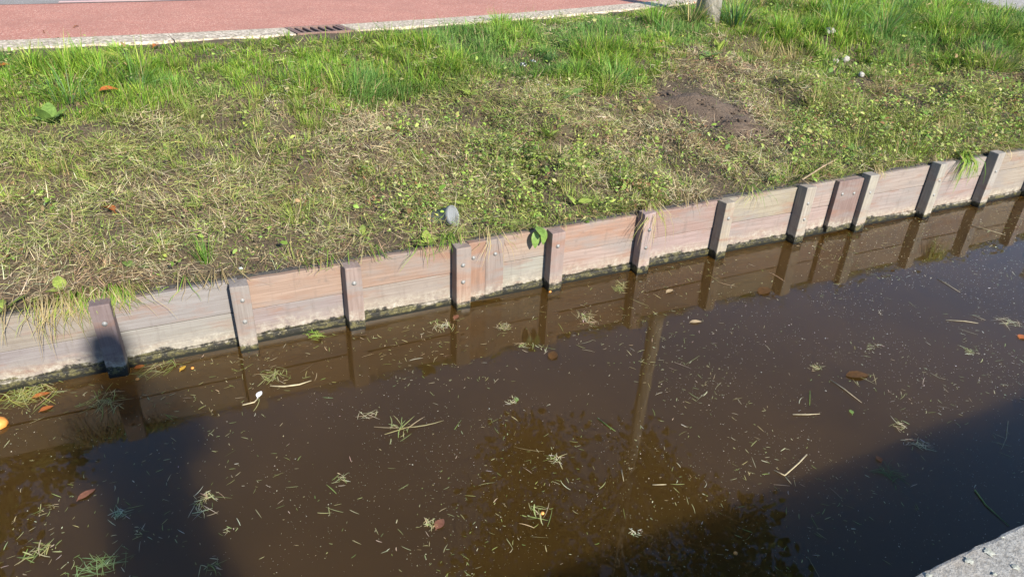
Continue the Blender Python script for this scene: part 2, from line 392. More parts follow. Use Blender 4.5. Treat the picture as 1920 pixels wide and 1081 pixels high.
for i in range(len(PX)-1):
    xa, xb = PX[i]+.0012, PX[i+1]-.0012
    za, zb = zt_at(xa)+random.uniform(-.006, .006), zt_at(xb)+random.uniform(-.006, .006)
    j = [.19, .19, .187, .187, .195, .205, .20, .192, .205, .21, .24, .24, .255][min(i, 12)]
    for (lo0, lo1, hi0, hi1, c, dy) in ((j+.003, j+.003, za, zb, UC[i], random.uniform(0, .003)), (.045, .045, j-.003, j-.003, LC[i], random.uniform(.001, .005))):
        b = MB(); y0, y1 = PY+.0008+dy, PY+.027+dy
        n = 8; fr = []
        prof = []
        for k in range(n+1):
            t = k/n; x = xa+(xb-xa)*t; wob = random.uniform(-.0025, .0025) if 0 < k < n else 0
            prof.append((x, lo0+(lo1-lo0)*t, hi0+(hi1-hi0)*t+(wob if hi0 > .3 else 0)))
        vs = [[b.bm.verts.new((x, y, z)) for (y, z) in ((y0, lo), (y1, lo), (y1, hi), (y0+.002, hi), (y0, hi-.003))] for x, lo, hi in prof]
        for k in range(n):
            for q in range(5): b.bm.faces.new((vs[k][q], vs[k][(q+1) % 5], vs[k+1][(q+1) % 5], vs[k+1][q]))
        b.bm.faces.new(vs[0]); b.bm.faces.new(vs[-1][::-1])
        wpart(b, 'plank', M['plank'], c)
    b = MB().box((xa, PY-.010+random.uniform(0, .004), -.5), (xb, PY+.026, .0435), .004, .002); wpart(b, 'toe_board', M['plank'], (.15, .13, .11))
# cover boards over the plank joints
for (x0, x1, zt, th, c, bl) in ((1.2375, 1.337, .375, .036, (.42, .27, .20), ((1.265, .286),)), (1.339, 1.447, .372, .03, (.38, .32, .28), ((1.395, .285),)), (3.93, 4.168, .395, .034, (.33, .25, .215), ((3.985, .30), (4.10, .292)))):
    b = MB().box((x0, PY-th, .022), (x1, PY-.0006, zt), .003, .001); p = wpart(b, 'cover_board', M['post'], c)
    for x, z in bl: bolt(x, z, PY-th-.0005, p)
# black geotextile lip folded over behind the planks
V = []; F = []
st2 = np.arange(-2, 11, .04)
for k, x in enumerate(st2):
    h = zt_at(x)+.002+.012*float(noise(x, 3, 6, 5)); yy = PY+.033
    V += [(x, yy, -.1), (x, yy+.004*math.sin(x*23), h), (x, yy+.014+.012*float(noise(x, 1, 5, 6)), h-.003), (x, yy+.05, h-.05)]
for k in range(len(st2)-1):
    for q in range(3): F.append((k*4+q, (k+1)*4+q, (k+1)*4+q+1, k*4+q+1))
o = link('geotextile', mesh_np('geotextile', np.array(V), np.array(F)), M['geotextile'], wall); o.matrix_parent_inverse = Matrix.Translation((-2.5, -PY, 0))

# near concrete quay
QZ, QE = .40, .671
q = empty('concrete_quay', (2, QE, 0)); tag(q, 'rough weathered concrete quay edge with pale lichen spots in the corner', 'quay')
def qpart(o): o.matrix_parent_inverse = Matrix.Translation((-2, -QE, 0)); return o
for k in range(6):
    xa = -6+k*2.9
    b = MB().box((xa+.003, QE-.62, QZ-.22), (xa+2.897, QE, QZ), .010, .003); bmesh.ops.subdivide_edges(b.bm, edges=[e_ for e_ in b.bm.edges if abs(e_.verts[0].co.x-e_.verts[1].co.x) > 1], cuts=90)
    for vv in b.bm.verts:
        if vv.co.y > QE-.03: vv.co.y -= .010*max(0, float(noise(vv.co.x, vv.co.z, 22, 95))-.45)+.004*random.random(); vv.co.z -= .008*max(0, float(noise(vv.co.x, 2, 17, 96))-.5)
    qpart(b.build('coping_block', M['concrete'], q))
qpart(MB().box((-8, QE-.58, -.9), (14, QE-.06, QZ-.222)).build('quay_wall', M['concrete'], q))
qpart(MB().box((-8, -3.2, .1), (14, QE-.626, QZ-.004)).build('quay_deck', M['paving'], q))
for (px, py, r) in ((1855, 1034, .016), (1818, 1050, .015), (1742, 1078, .013), (1905, 1062, .012), (1880, 1006, .007), (1865, 1075, .009)):
    c = at(px, py, QZ+.0015); b = MB(); n = 18; asp = random.uniform(.55, 1.0)
    ring = [(c.x+r*random.uniform(.55, 1.2)*math.cos(6.283*k/n), c.y+r*random.uniform(.55, 1.2)*math.sin(6.283*k/n)*asp, QZ+.0012) for k in range(n)]
    cv = b.bm.verts.new((c.x, c.y, QZ+.004)); rv = [b.bm.verts.new(p) for p in ring]
    for k in range(n): b.bm.faces.new((cv, rv[k], rv[(k+1) % n]))
    qpart(b.build('lichen_patch', M['lichen'], q, True))

# ------------------------------------------------------------------ grass and other growth
def blades(P, head, lean, bend, length, width, colr, twist=None, seg=2):
    """vectorised grass blades: base P, heading angle, lean from vertical, extra bend to the tip"""
    n = len(P); d = np.stack([np.cos(head), np.sin(head), np.zeros(n)], 1); side = np.stack([-np.sin(head), np.cos(head), np.zeros(n)], 1)
    if twist is not None:
        ct, stt = np.cos(twist)[:, None], np.sin(twist)[:, None]; side = side*ct+np.array([0, 0, 1.])*stt*.8+d*stt*.3
    up = np.array([0, 0, 1.])
    rows = []; p = P.copy(); rows.append((p, 1.0)); step = length/(seg+0.0)
    for k in range(seg):
        ang = lean+bend*((k+.5)/seg)
        p = p+(d*np.sin(ang)[:, None]+up*np.cos(ang)[:, None])*step[:, None]
        rows.append((p, .85 if k == 0 and seg > 1 else .5))
    V = []
    for k, (p, w) in enumerate(rows):
        if k < seg: V += [p-side*(width*w*.5)[:, None], p+side*(width*w*.5)[:, None]]
        else: V += [p]
    m = 2*seg+1; VV = np.stack(V, 1).reshape(-1, 3); b0 = (np.arange(n)*m)[:, None]
    tr = []
    for k in range(seg-1): tr += [[2*k, 2*k+1, 2*k+3], [2*k, 2*k+3, 2*k+2]]
    tr += [[2*seg-2, 2*seg-1, 2*seg]]
    F = (b0[:, None, :]+np.array(tr)[None]).reshape(-1, 3)
    return VV, F, np.repeat(colr, m, 0)
def leaves(P, head, tilt, roll, length, width, colr):
    """vectorised small leaves, six points each"""
    n = len(P); ch, sh, ct, s_t = np.cos(head), np.sin(head), np.cos(tilt), np.sin(tilt)
    d = np.stack([ch*ct, sh*ct, s_t], 1); s0 = np.stack([-sh, ch, np.zeros(n)], 1); u = np.cross(d, s0)
    s = s0*np.cos(roll)[:, None]+u*np.sin(roll)[:, None]; u = np.cross(d, s)
    L = length[:, None]; w = width[:, None]
    V = np.stack([P, P+d*L*.3+s*w*.45+u*w*.12, P+d*L*.3-s*w*.45+u*w*.12, P+d*L*.7+s*w*.38+u*w*.1-u*L*.05, P+d*L*.7-s*w*.38+u*w*.1-u*L*.05, P+d*L-u*L*.15], 1).reshape(-1, 3)
    b0 = (np.arange(n)*6)[:, None]; F = (b0[:, None, :]+np.array([[0, 2, 1], [1, 2, 4], [1, 4, 3], [3, 4, 5]])[None]).reshape(-1, 3)
    return V, F, np.repeat(colr, 6, 0)
def U(a, b, n): return rng.uniform(a, b, n)
def lerp_cols(cols, n, jit=.12):
    c = np.array(cols)[rng.integers(0, len(cols), n)]
    return np.clip(c*(1+rng.normal(0, jit, (n, 1)))*(1+rng.normal(0, jit*.4, (n, 3))), .005, .9)
CLEAR = [(on_bank(846, 418), .065), (on_bank(1578, 130), .17), (on_bank(1578, 140), .15), (on_bank(1614, 152), .10), (on_bank(1549, 100), .13), (on_bank(980, 140), .05), (on_bank(998, 133), .05)]+[(Vector((gx_, float(yk(gx_))-.02, 0)), .17) for gx_ in (1.05, 1.15, 1.27, 1.38, 1.48)]
def mat_h(x, y):
    return np.clip(noise(x, y, 3.6, 81)*.55+noise(x, y, 9.5, 82)*.45-.30, 0, .6)/.45
def scatter(n):
    x = U(-2.3, 12.6, n); y = U(3.135, 10.5, n); y = y[:]; ok = y < yk(x)-.10+.07*(noise(x, y, 6, 4)-.4)
    ok &= ~((x > 10.0+.75*(y-5.6)) & (y > 5.4)) & ~((x > 11.05) & (y > 7.5))
    for (c_, r_) in CLEAR: ok &= (x-c_.x)**2+(y-c_.y)**2 > r_*r_
    x, y = x[ok], y[ok]; z = ground(x, y); P = np.stack([x, y, z], 1); u, v, d = project(P)
    keep = (rng.random(len(x)) < np.minimum(1, (4.6/d)**1.5)) & (u > -330) & (u < 2300)
    return P[keep], u[keep], v[keep], d[keep]
BX = [-300, 0, 150, 350, 500, 620, 700, 800, 950, 1000, 1100, 1210, 1290, 1420, 1480, 1560, 1700, 1920, 2300]
BY = [230, 212, 210, 185, 185, 212, 205, 188, 140, 140, 172, 178, 105, 95, 105, 150, 150, 118, 118]
def lushness(P, u, v):
    b = np.interp(u, BX, BY)+(noise(P[:, 0], P[:, 1], 2.2, 8)-.5)*60+(noise(P[:, 0], P[:, 1], 7, 9)-.5)*30
    return sstep(25, -25, v-b)
def soilmask(P, u, v):
    du, dv = u-1318, v-207; ca, sa = math.cos(.34), math.sin(.34)
    a = (du*ca+dv*sa)/108; b = (-du*sa+dv*ca)/38
    return a*a+b*b+(noise(P[:, 0], P[:, 1], 6, 12)-.5)*.9+(noise(P[:, 0], P[:, 1], 22, 13)-.5)*.35
def herbness(P, u, v):
    h = np.exp(-((u-1010)/300)**2-((v-345)/85)**2)+.9*sstep(1440, 1560, u)*sstep(120, 200, v)+.25*np.exp(-((u-760)/120)**2-((v-200)/60)**2)
    return h*(.35+1.1*noise(P[:, 0], P[:, 1], 3.2, 15))
def stuff(name, V, F, c, mat, label, cat):
    o = link(name, mesh_np(name, V, F, c), mat); tag(o, label, cat, kind='stuff'); return o

# 1 lush standing grass
P, u, v, d = scatter(1150000); Lm = lushness(P, u, v); sm = soilmask(P, u, v)
patch = noise(P[:, 0], P[:, 1], 3.6, 21); patch2 = noise(P[:, 0], P[:, 1], 1.3, 22)
keep = rng.random(len(P)) < np.where(sm < 1, .0, np.clip(Lm*(.68+.6*patch)+.07+.16*sstep(.45, .75, patch2)+.30*sstep(1400, 1560, u)*sstep(.35, .7, patch)+.10*np.clip(herbness(P, u, v), 0, 1), 0, 1))
P, u, v, d, Lm, patch, patch2 = P[keep], u[keep], v[keep], d[keep], Lm[keep], patch[keep], patch2[keep]; n = len(P)
nc = 1500; ci = rng.integers(0, n, nc); cen = P[ci]; cs = rng.lognormal(0, .35, nc); cls = rng.random(nc)
inc = rng.random(n) < np.where(Lm > .3, .5, .85)
# join every chosen blade to a tussock close to it
gx, gy = np.floor(cen[:, 0]/.25).astype(int), np.floor(cen[:, 1]/.25).astype(int); cell = {}
for q in range(nc): cell.setdefault((gx[q], gy[q]), []).append(q)
cid = np.full(n, -1); bxx, byy = np.floor(P[:, 0]/.25).astype(int), np.floor(P[:, 1]/.25).astype(int)
for q in np.nonzero(inc)[0]:
    l = cell.get((bxx[q], byy[q]))
    if l: cid[q] = l[q % len(l)]
inc = cid >= 0; off = rng.normal(0, 1, (n, 2))*.034*np.where(inc, cs[cid], 1)[:, None]
P[inc, :2] = cen[cid[inc], :2]+off[inc]; P[:, 1] = np.maximum(P[:, 1], 3.13); P[inc, 2] = ground(P[inc, 0], P[inc, 1]); u, v, d = project(P)
tall = sstep(.5, .8, noise(P[:, 0], P[:, 1], 2.6, 23))*Lm+.9*sstep(1420, 1520, u)*sstep(170, 60, v)
midr = sstep(1380, 1560, u)*(1-Lm)
near_k = np.clip((yk(P[:, 0])-.1-P[:, 1])/.5, 0.0, 1)
length = (U(.035, .085, n)+tall*U(.03, .12, n))*np.where(Lm > .3, 1.08, 1.05+.9*midr*patch)*(.55+.45*near_k)*np.where(inc, .75+1.0*cls[cid]**1.5, .85)
pal = np.array([(.18, .32, .032), (.24, .37, .045), (.13, .27, .03), (.30, .40, .06), (.18, .31, .055), (.32, .37, .075)])
c = lerp_cols(pal, n, .16); blu = sstep(.55, .75, noise(P[:, 0], P[:, 1], 1.9, 25))[:, None]*.6*Lm[:, None]
c = c*(1-blu)+lerp_cols([(.13, .26, .085), (.10, .22, .07)], n)*blu
c = c*(1-.5*(1-Lm)[:, None])+lerp_cols([(.27, .31, .07), (.33, .34, .11), (.22, .25, .06)], n)*(.5*(1-Lm))[:, None]
dry = (rng.random(n) < .09+.22*(1-Lm)+.35*sstep(.62, .78, noise(P[:, 0], P[:, 1], 2.1, 28))*sstep(1280, 1400, u))[:, None]; c = np.where(dry, lerp_cols([(.42, .34, .17), (.36, .29, .15), (.30, .26, .11)], n), c)
head = np.where(inc, np.arctan2(off[:, 1], off[:, 0])+U(-.6, .6, n), U(0, 6.283, n)*.55+noise(P[:, 0], P[:, 1], 1.7, 26)*9.0)
c = c*np.where(inc, .72+.55*((cls[cid]*7.3) % 1), 1)[:, None]
w = U(.0024, .0056, n)*(d/4.6)**.75*(1+.35*tall)
stuff('grass', *blades(P, head, U(.03, .75, n), U(.1, 1.25, n), length, w, c, U(-1, 1, n)), M['blade'], 'lush green grass covering the top of the bank below the kerb', 'grass')
# 2 cut grass lying on the bank
P, u, v, d = scatter(1150000); Lm = lushness(P, u, v); sm = soilmask(P, u, v); hb = herbness(P, u, v)
bare = noise(P[:, 0], P[:, 1], 2.9, 31)*.7+noise(P[:, 0], P[:, 1], 8, 32)*.3
keep = rng.random(len(P)) < np.where(sm < .75, .035, np.where(sm < 1.5, .5, 1))*np.clip((1-.85*Lm)*(.26+1.4*mat_h(P[:, 0], P[:, 1]))*(1.25-.9*sstep(.52, .78, bare))-.25*np.clip(hb, 0, 1), .02, 1)
P, u, v, d, Lm, hb = P[keep], u[keep], v[keep], d[keep], Lm[keep], hb[keep]; n = len(P)
mh = mat_h(P[:, 0], P[:, 1]); P[:, 2] += rng.beta(1.5, 1.3, n)*(.012+.085*mh)
green = np.clip(.36+.45*sstep(1380, 1600, u)+.25*Lm+.5*(noise(P[:, 0], P[:, 1], 2.4, 35)-.5)+.9*(noise(P[:, 0], P[:, 1], 1.15, 36)-.5)+.2*np.clip(hb, 0, 1), 0, .95)
isg = (rng.random(n) < green)[:, None]
c = np.where(isg, lerp_cols([(.22, .27, .06), (.30, .32, .10), (.16, .22, .05), (.33, .34, .12)], n, .18), lerp_cols([(.44, .36, .225), (.39, .315, .185), (.54, .47, .31), (.31, .23, .135), (.36, .315, .18), (.20, .135, .08)], n, .16))
c = c*1.12; brn = (rng.random(n) < .6*sstep(.55, .72, noise(P[:, 0], P[:, 1], 2.7, 38)*.7+noise(P[:, 0], P[:, 1], 8, 39)*.3))[:, None]; c = np.where(brn & ~isg, lerp_cols([(.36, .25, .14), (.27, .175, .10), (.42, .31, .18), (.21, .14, .08)], n, .2), c)
w = U(.0016, .0040, n)*(d/4.6)**.8
head = noise(P[:, 0], P[:, 1], 3.0, 37)*9+rng.normal(0, .75, n)+np.where(rng.random(n) < .5, 3.14, 0)
stuff('cut_grass', *blades(P, head, U(.9, 1.75, n), U(-.7, .7, n), rng.lognormal(-2.95, .5, n).clip(.02, .16), w, c, U(-1.2, 1.2, n)), M['straw'], 'dry mown grass clippings matted over the slope above the wall', 'cut grass')
# fine thatch of broken bits between the stems
P, u, v, d = scatter(620000); sm = soilmask(P, u, v); keep = rng.random(len(P)) < np.where(sm < .8, .08, np.where(sm < 1.3, .4, .25+.75*noise(P[:, 0], P[:, 1], 5, 61))); P, d = P[keep], d[keep]; n = len(P); P[:, 2] += U(.002, .012, n)
c = lerp_cols([(.34, .265, .16), (.25, .18, .105), (.17, .115, .065), (.22, .21, .08), (.42, .35, .22), (.10, .065, .038)], n, .2)
stuff('thatch', *blades(P, U(0, 6.283, n), U(1.1, 1.6, n), np.zeros(n), U(.010, .035, n), U(.002, .005, n)*(d/4.6)**.7, c, U(-1, 1, n), 1), M['straw'], 'brown thatch of broken stems covering the soil of the bank', 'thatch')
# 3 low herbs
P, u, v, d = scatter(640000); Lm = lushness(P, u, v); sm = soilmask(P, u, v); hb = herbness(P, u, v)
cl = noise(P[:, 0], P[:, 1], 7.5, 41)
keep = rng.random(len(P)) < np.where(sm < 1.1, 0, np.clip(hb*sstep(.26, .58, cl)*1.35+.16*sstep(.60, .74, cl), 0, 1))
P, u, v, d = P[keep], u[keep], v[keep], d[keep]; n = len(P); cl = cl[keep]; P[:, 2] += rng.beta(2, 1.4, n)*(.03+(.10+.07*sstep(1400, 1560, u))*sstep(.36, .70, cl))
c = lerp_cols([(.20, .29, .055), (.26, .34, .07), (.14, .22, .045), (.32, .37, .10), (.36, .35, .15)], n, .18)
dk = sstep(.45, .75, noise(P[:, 0], P[:, 1], 1.9, 44))[:, None]; c = c*(1.12-.30*dk)
red = (rng.random(n) < .08+.22*sstep(.58, .74, noise(P[:, 0], P[:, 1], 3.1, 45)))[:, None]; c = np.where(red, lerp_cols([(.22, .12, .06), (.32, .22, .11), (.18, .10, .05)], n), c)
L = rng.lognormal(-3.95, .36, n)*(d/4.6)**.5
stuff('ground_cover', *leaves(P, U(0, 6.283, n), U(-.5, .9, n), U(-.8, .8, n), L, L*U(.35, .7, n), c), M['leafvc'], 'low leafy weeds creeping through the cut grass on the slope', 'weeds')
print('STUFF built')

# taller leafy weeds standing in patches
P, u, v, d = scatter(9000); sm = soilmask(P, u, v); zone = 1.0*sstep(1430, 1540, u)*sstep(110, 170, v)+.8*np.exp(-((u-1350)/130)**2-((v-105)/45)**2)+.35*np.exp(-((u-1000)/300)**2-((v-330)/90)**2)+.35*np.exp(-((u-880)/130)**2-((v-180)/40)**2)+.05
pt = sstep(.42, .66, noise(P[:, 0], P[:, 1], 3.4, 47)); keep = (rng.random(len(P)) < zone*pt*.55) & (sm > 1.15); P, d = P[keep], d[keep]; ns = len(P); nl = 15
hgt = U(.06, .20, ns)*(.7+.6*pt[keep]); az = U(0, 6.283, ns); ln = U(0, .5, ns); tt = np.tile(np.linspace(.12, 1, nl), ns); hh = np.repeat(hgt, nl); aa = np.repeat(az, nl); ll = np.repeat(ln, nl)
Q = np.repeat(P, nl, 0)+np.stack([np.cos(aa)*ll*hh*tt**1.5, np.sin(aa)*ll*hh*tt**1.5, hh*tt], 1); n = len(Q)
base_c = np.repeat(lerp_cols([(.18, .27, .05), (.25, .34, .07), (.13, .20, .045), (.33, .36, .10), (.30, .22, .11)], ns, .15), nl, 0)
c = np.clip(base_c*(1+rng.normal(0, .14, (n, 1))), .01, .8); L = U(.018, .050, n)*(1.15-.6*tt)*np.repeat((d/4.6)**.4, nl)
stuff('tall_weeds', *leaves(Q, U(0, 6.283, n), U(-.7, .7, n), U(-.6, .6, n), L, L*U(.3, .55, n), c), M['leafvc'], 'taller leafy weeds standing in rough patches on the bank', 'weeds')
# fringe spilling over the top edge of the planks
n = 5200; x = U(-2.2, 9, n); P = np.stack([x, U(PY+.03, PY+.11, n), np.zeros(n)], 1); P[:, 2] = ground(P[:, 0], P[:, 1])+U(0, .02, n)
k = rng.random(n) < .12+1.2*sstep(.45, .75, noise(x, x*0, 4.2, 91)*.6+noise(x, x*0, 13, 92)*.4); P = P[k]; n = len(P)
c = lerp_cols([(.22, .30, .06), (.30, .34, .09), (.16, .24, .05), (.50, .41, .23), (.42, .33, .18), (.34, .25, .13)], n, .18)
stuff('edge_grass', *blades(P, -1.57+rng.normal(0, .8, n), U(.7, 1.35, n), U(.3, 1.5, n), U(.04, .12, n), U(.002, .0045, n), c, U(-.8, .8, n), 3), M['blade'], 'fringe of grass spilling over the top edge of the planks', 'grass fringe')
# 4 grass tufts as things
def tuft_mesh(name, n, hgt, spread, pal, wid=.004, droop=.9, seg=3, dry=.1):
    rr = spread*.35*np.sqrt(rng.random(n)); a = U(0, 6.283, n)
    P = np.stack([rr*np.cos(a), rr*np.sin(a), np.full(n, -.008)], 1)
    c = lerp_cols(pal, n, .15); dr = (rng.random(n) < dry)[:, None]; c = np.where(dr, lerp_cols([(.45, .37, .18), (.34, .27, .13)], n), c)
    return mesh_np(name, *blades(P, a+U(-.7, .7, n), U(.05, .55, n)*(spread/hgt+.4), U(.2, droop, n), hgt*U(.55, 1.1, n), wid*U(.7, 1.3, n), c, U(-1, 1, n), seg))
GR = [(.16, .29, .035), (.21, .33, .05), (.12, .24, .04)]; BL = [(.13, .26, .09), (.17, .29, .12)]; YG = [(.27, .35, .06), (.33, .37, .09)]; DR = [(.42, .33, .17), (.33, .25, .12), (.48, .40, .22)]
for (px, py, n, h, s, pal, dr, wd, label) in (
    (385, 488, 60, .17, .10, GR, .1, .0045, 'upright green grass tuft just above the wall, left of the second bay'),
    (555, 415, 90, .17, .16, YG, .15, .004, 'yellow-green grass tuft on the mown slope, left of the grey pipe'),
    (1165, 345, 90, .15, .15, GR, .1, .004, 'green grass tuft on the slope below the bare soil, left side'),
    (1535, 300, 90, .13, .13, YG, .1, .004, 'yellow-green grass tuft beside the fallen stick above the wall'),
    (1030, 122, 170, .10, .11, BL, .02, .003, 'round blue-green grass tuft beside the white scraps'),
    (760, 118, 100, .16, .2, [(.09, .14, .035), (.12, .18, .045)], .1, .004, 'dark green leafy tuft right of the drain grate'),
    (130, 185, 150, .26, .32, GR+BL, .05, .006, 'large coarse blue-green grass clump near the left edge of the photo'),
    (250, 165, 120, .24, .32, GR+BL, .05, .006, 'coarse green grass clump behind the brown curled leaf'),
    (560, 160, 150, .24, .32, GR+BL, .1, .005, 'long arching grass clump below the drain grate'),
    (655, 165, 130, .22, .25, GR+BL, .1, .005, 'blue-green grass clump right of the arching clump below the grate'),
    (610, 185, 80, .22, .15, DR, .8, .003, 'tall dry straw-coloured grass clump below the drain grate'),
    (825, 175, 110, .18, .3, GR+BL, .15, .0045, 'spreading grass clump left of the white scraps'),
    (1230, 45, 100, .30, .35, GR, .25, .006, 'tall weedy grass clump on the left of the tree trunk'),
    (1295, 40, 70, .30, .25, [(.07, .12, .03), (.12, .18, .04)], .3, .007, 'tall grass against the left side of the tree trunk, coloured dark for the trunk shadow'),  # dark palette puts the trunk's shadow into the blade colour
    (1378, 50, 130, .34, .4, GR+BL, .1, .007, 'tall green grass clump against the right side of the tree trunk'),
    (1440, 100, 110, .24, .4, DR, .7, .005, 'brown withered grass clump on the slope right of the tree trunk'),
    (1490, 120, 120, .22, .4, DR, .8, .005, 'arching dead grass clump next to the withered grass right of the trunk'),
    (1580, 45, 160, .32, .5, GR+BL, .08, .007, 'windswept long grass clump between the tree trunk and the pavement'),
    (1660, 55, 160, .32, .5, GR+BL, .08, .007, 'windswept long grass clump nearest to the top right pavement'),
    (1850, 75, 160, .30, .5, [(.085, .16, .03), (.12, .20, .04)], .04, .006, 'dark green grass clump below the pavement in the top right corner'),
    (1770, 60, 130, .30, .45, GR, .05, .006, 'bright grass clump left of the dark clump below the pavement'),
    (1660, 175, 60, .2, .4, DR, 1, .004, 'heap of pale straw stalks on the slope right of the white stones'),
    (1870, 130, 120, .2, .4, GR+YG, .25, .005, 'pale grass clump on the slope at the right edge'),
    (45, 290, 110, .16, .4, YG+DR, .4, .004, 'flattened pale grass clump at the left edge of the slope'),
    (1400, 290, 90, .11, .2, GR+YG, .2, .004, 'short green tuft below the bare soil patch, right side')):
    p = on_bank(px, py); far = max(1, p.length/5.2); wd *= far**1.1; n = int(n*(1+.5*(far > 1.2))); h *= 1+.25*(far > 1.2); o = link('grass_tuft', tuft_mesh('grass_tuft', n, h, s, pal, wd, dry=dr), M['blade']); o.location = p; tag(o, label, 'grass tuft', 'grass tufts on the bank')

# grass hanging over the planks
def hanging(px, n, spread, drop, pal, label, out=.03, dry=.4, wid=.0035):
    x0 = on_wall(px, 480, PY).x if px < 5000 else px
    V = []; F = []; C = []; k0 = 0
    for i in range(n):
        x = x0+random.gauss(0, spread*.45); y = PY+.04+random.uniform(0, .09); z = zt_at(x)+.015
        L = drop*random.uniform(.12, 1.1)*random.uniform(.5, 1); yo = PY-random.uniform(.002, out)-.012; drift = random.gauss(0, .09)
        pts = [Vector((x, y, z)), Vector((x+drift*.2, (y+yo)/2, z+.03+random.uniform(0, .03))), Vector((x+drift*.5, yo, z-.01)), Vector((x+drift*.8, yo-random.uniform(0, .015), z-L*.5)), Vector((x+drift, yo+random.uniform(-.02, .008), z-L))]
        c = np.array(random.choice(pal if random.random() > dry else DR))*random.uniform(.75, 1.2); w = wid*random.uniform(.6, 1.2)
        for q, p in enumerate(pts):
            ww = w*(1, 1, .9, .7, .15)[q]; V += [(p.x-ww/2, p.y, p.z), (p.x+ww/2, p.y-ww*.4, p.z)]; C += [c, c]
        for q in range(4): F.append((k0+2*q, k0+2*q+1, k0+2*q+3, k0+2*q+2))
        k0 += 10
    o = link('hanging_tuft', mesh_np('hanging_tuft', np.array(V), np.array(F), np.array(C)), M['blade']); tag(o, label, 'hanging grass', 'grass hanging over the planks')
hanging(60, 80, .24, .24, YG+DR, 'thick mat of dry grass hanging over the planks at the left edge', .05, .6, .003)
hanging(120, 40, .10, .13, GR+YG, 'short grass fringe hanging between the left mat and the first post')
hanging(205, 60, .07, .10, YG+GR, 'grass hanging over the top of the leftmost post')
hanging(345, 9, .05, .09, GR+DR, 'few thin blades hanging over the first bay of pink planks')
hanging(408, 10, .035, .14, DR, 'withered stalks hanging just left of the second post', .02, .9)
hanging(800, 9, .05, .17, GR+YG, 'long thin green blades hanging left of the post with the cover boards')
hanging(850, 18, .05, .05, GR, 'small grass tuft on the top of the post with the cover boards')
hanging(918, 10, .035, .24, YG+DR, 'thin dry stems hanging in front of the cover boards', .05, .7)
hanging(1207, 34, .045, .30, YG+DR, 'tangle of long dry stems hanging down over a middle post', .085, .6, .003)
hanging(1290, 9, .08, .08, DR, 'sparse dry blades hanging right of the stem-covered post')
hanging(1385, 14, .05, .13, YG+GR, 'thin blades hanging right of the seventh post', .03)
hanging(1600, 14, .06, .07, YG+DR, 'short dry blades hanging over the dark cover board')
hanging(1690, 10, .10, .12, GR+DR, 'few dark stems hanging on the bay left of the leafy post')
hanging(1742, 46, .035, .27, GR+YG, 'bright green grass cascading over a post near the right', .09, .15, .006)
hanging(1800, 8, .1, .08, DR, 'sparse dry blades hanging on the bay left of the rightmost post')
hanging(620, 14, .12, .05, GR+DR, 'short blades peeping over the planks at the third post')
hanging(700, 8, .05, .05, GR, 'tiny green fringe over the planks right of the third post')

# 5 broad leaved plants
def leaf_mesh(name, L, W, cup=.15, bendd=.25, stalk=.25):
    V = []; F = []; n = 7
    for i in range(n+1):
        t = i/n; wd = W*.5*math.sin(math.pi*min(1, (t*.96+.02))**.8)**.8
        z = -bendd*L*t*t+.12*L*t
        x = L*t; V += [(x, -wd, z+cup*wd+.02*L*math.sin(i*2.1)*t), (x, 0, z), (x, wd, z+cup*wd-.02*L*math.sin(i*2.6)*t)]
    for i in range(n): F += [(3*i, 3*i+1, 3*i+4, 3*i+3), (3*i+1, 3*i+2, 3*i+5, 3*i+4)]
    b = len(V); V += [(-stalk*L, -.0018, -.1*L), (-stalk*L, .0018, -.1*L), (.02*L, .0018, .001), (.02*L, -.0018, .001)]; F.append((b, b+1, b+2, b+3))
    return mesh_np(name, np.array(V), np.array(F))
LEAFM = [leaf_mesh('broad_leaf_a', 1, .5), leaf_mesh('broad_leaf_b', 1, .36, .2, .4), leaf_mesh('broad_leaf_c', 1, .62, .1, .15)]
LEAFM2 = [m.copy() for m in LEAFM]
for m in LEAFM: m.materials.append(M['dock'])
for m in LEAFM2: m.materials.append(M['docky'])
def plant(px, py, nl, L, label, yellow=False, tilt=.5, loc=None, kinds=(0, 1, 2), heads=None):
    p = loc or on_bank(px, py); e = empty('broadleaf_plant', p+Vector((0, 0, .012))); tag(e, label, 'plant', 'broad-leaved plants on the bank')
    for k in range(nl):
        me = (LEAFM2 if yellow else LEAFM)[random.choice(kinds)]
        o = link('leaf', me, None, e); a = heads[k] if heads else 6.283*(k+random.uniform(-.3, .3))/nl
        s = L*random.uniform(.75, 1.15); o.scale = (s, s, s); o.location = (.12*L*math.cos(a), .12*L*math.sin(a), .01+random.uniform(0, .015))
        o.rotation_euler = (random.uniform(-.3, .3), -tilt*random.uniform(.3, 1.3), a)
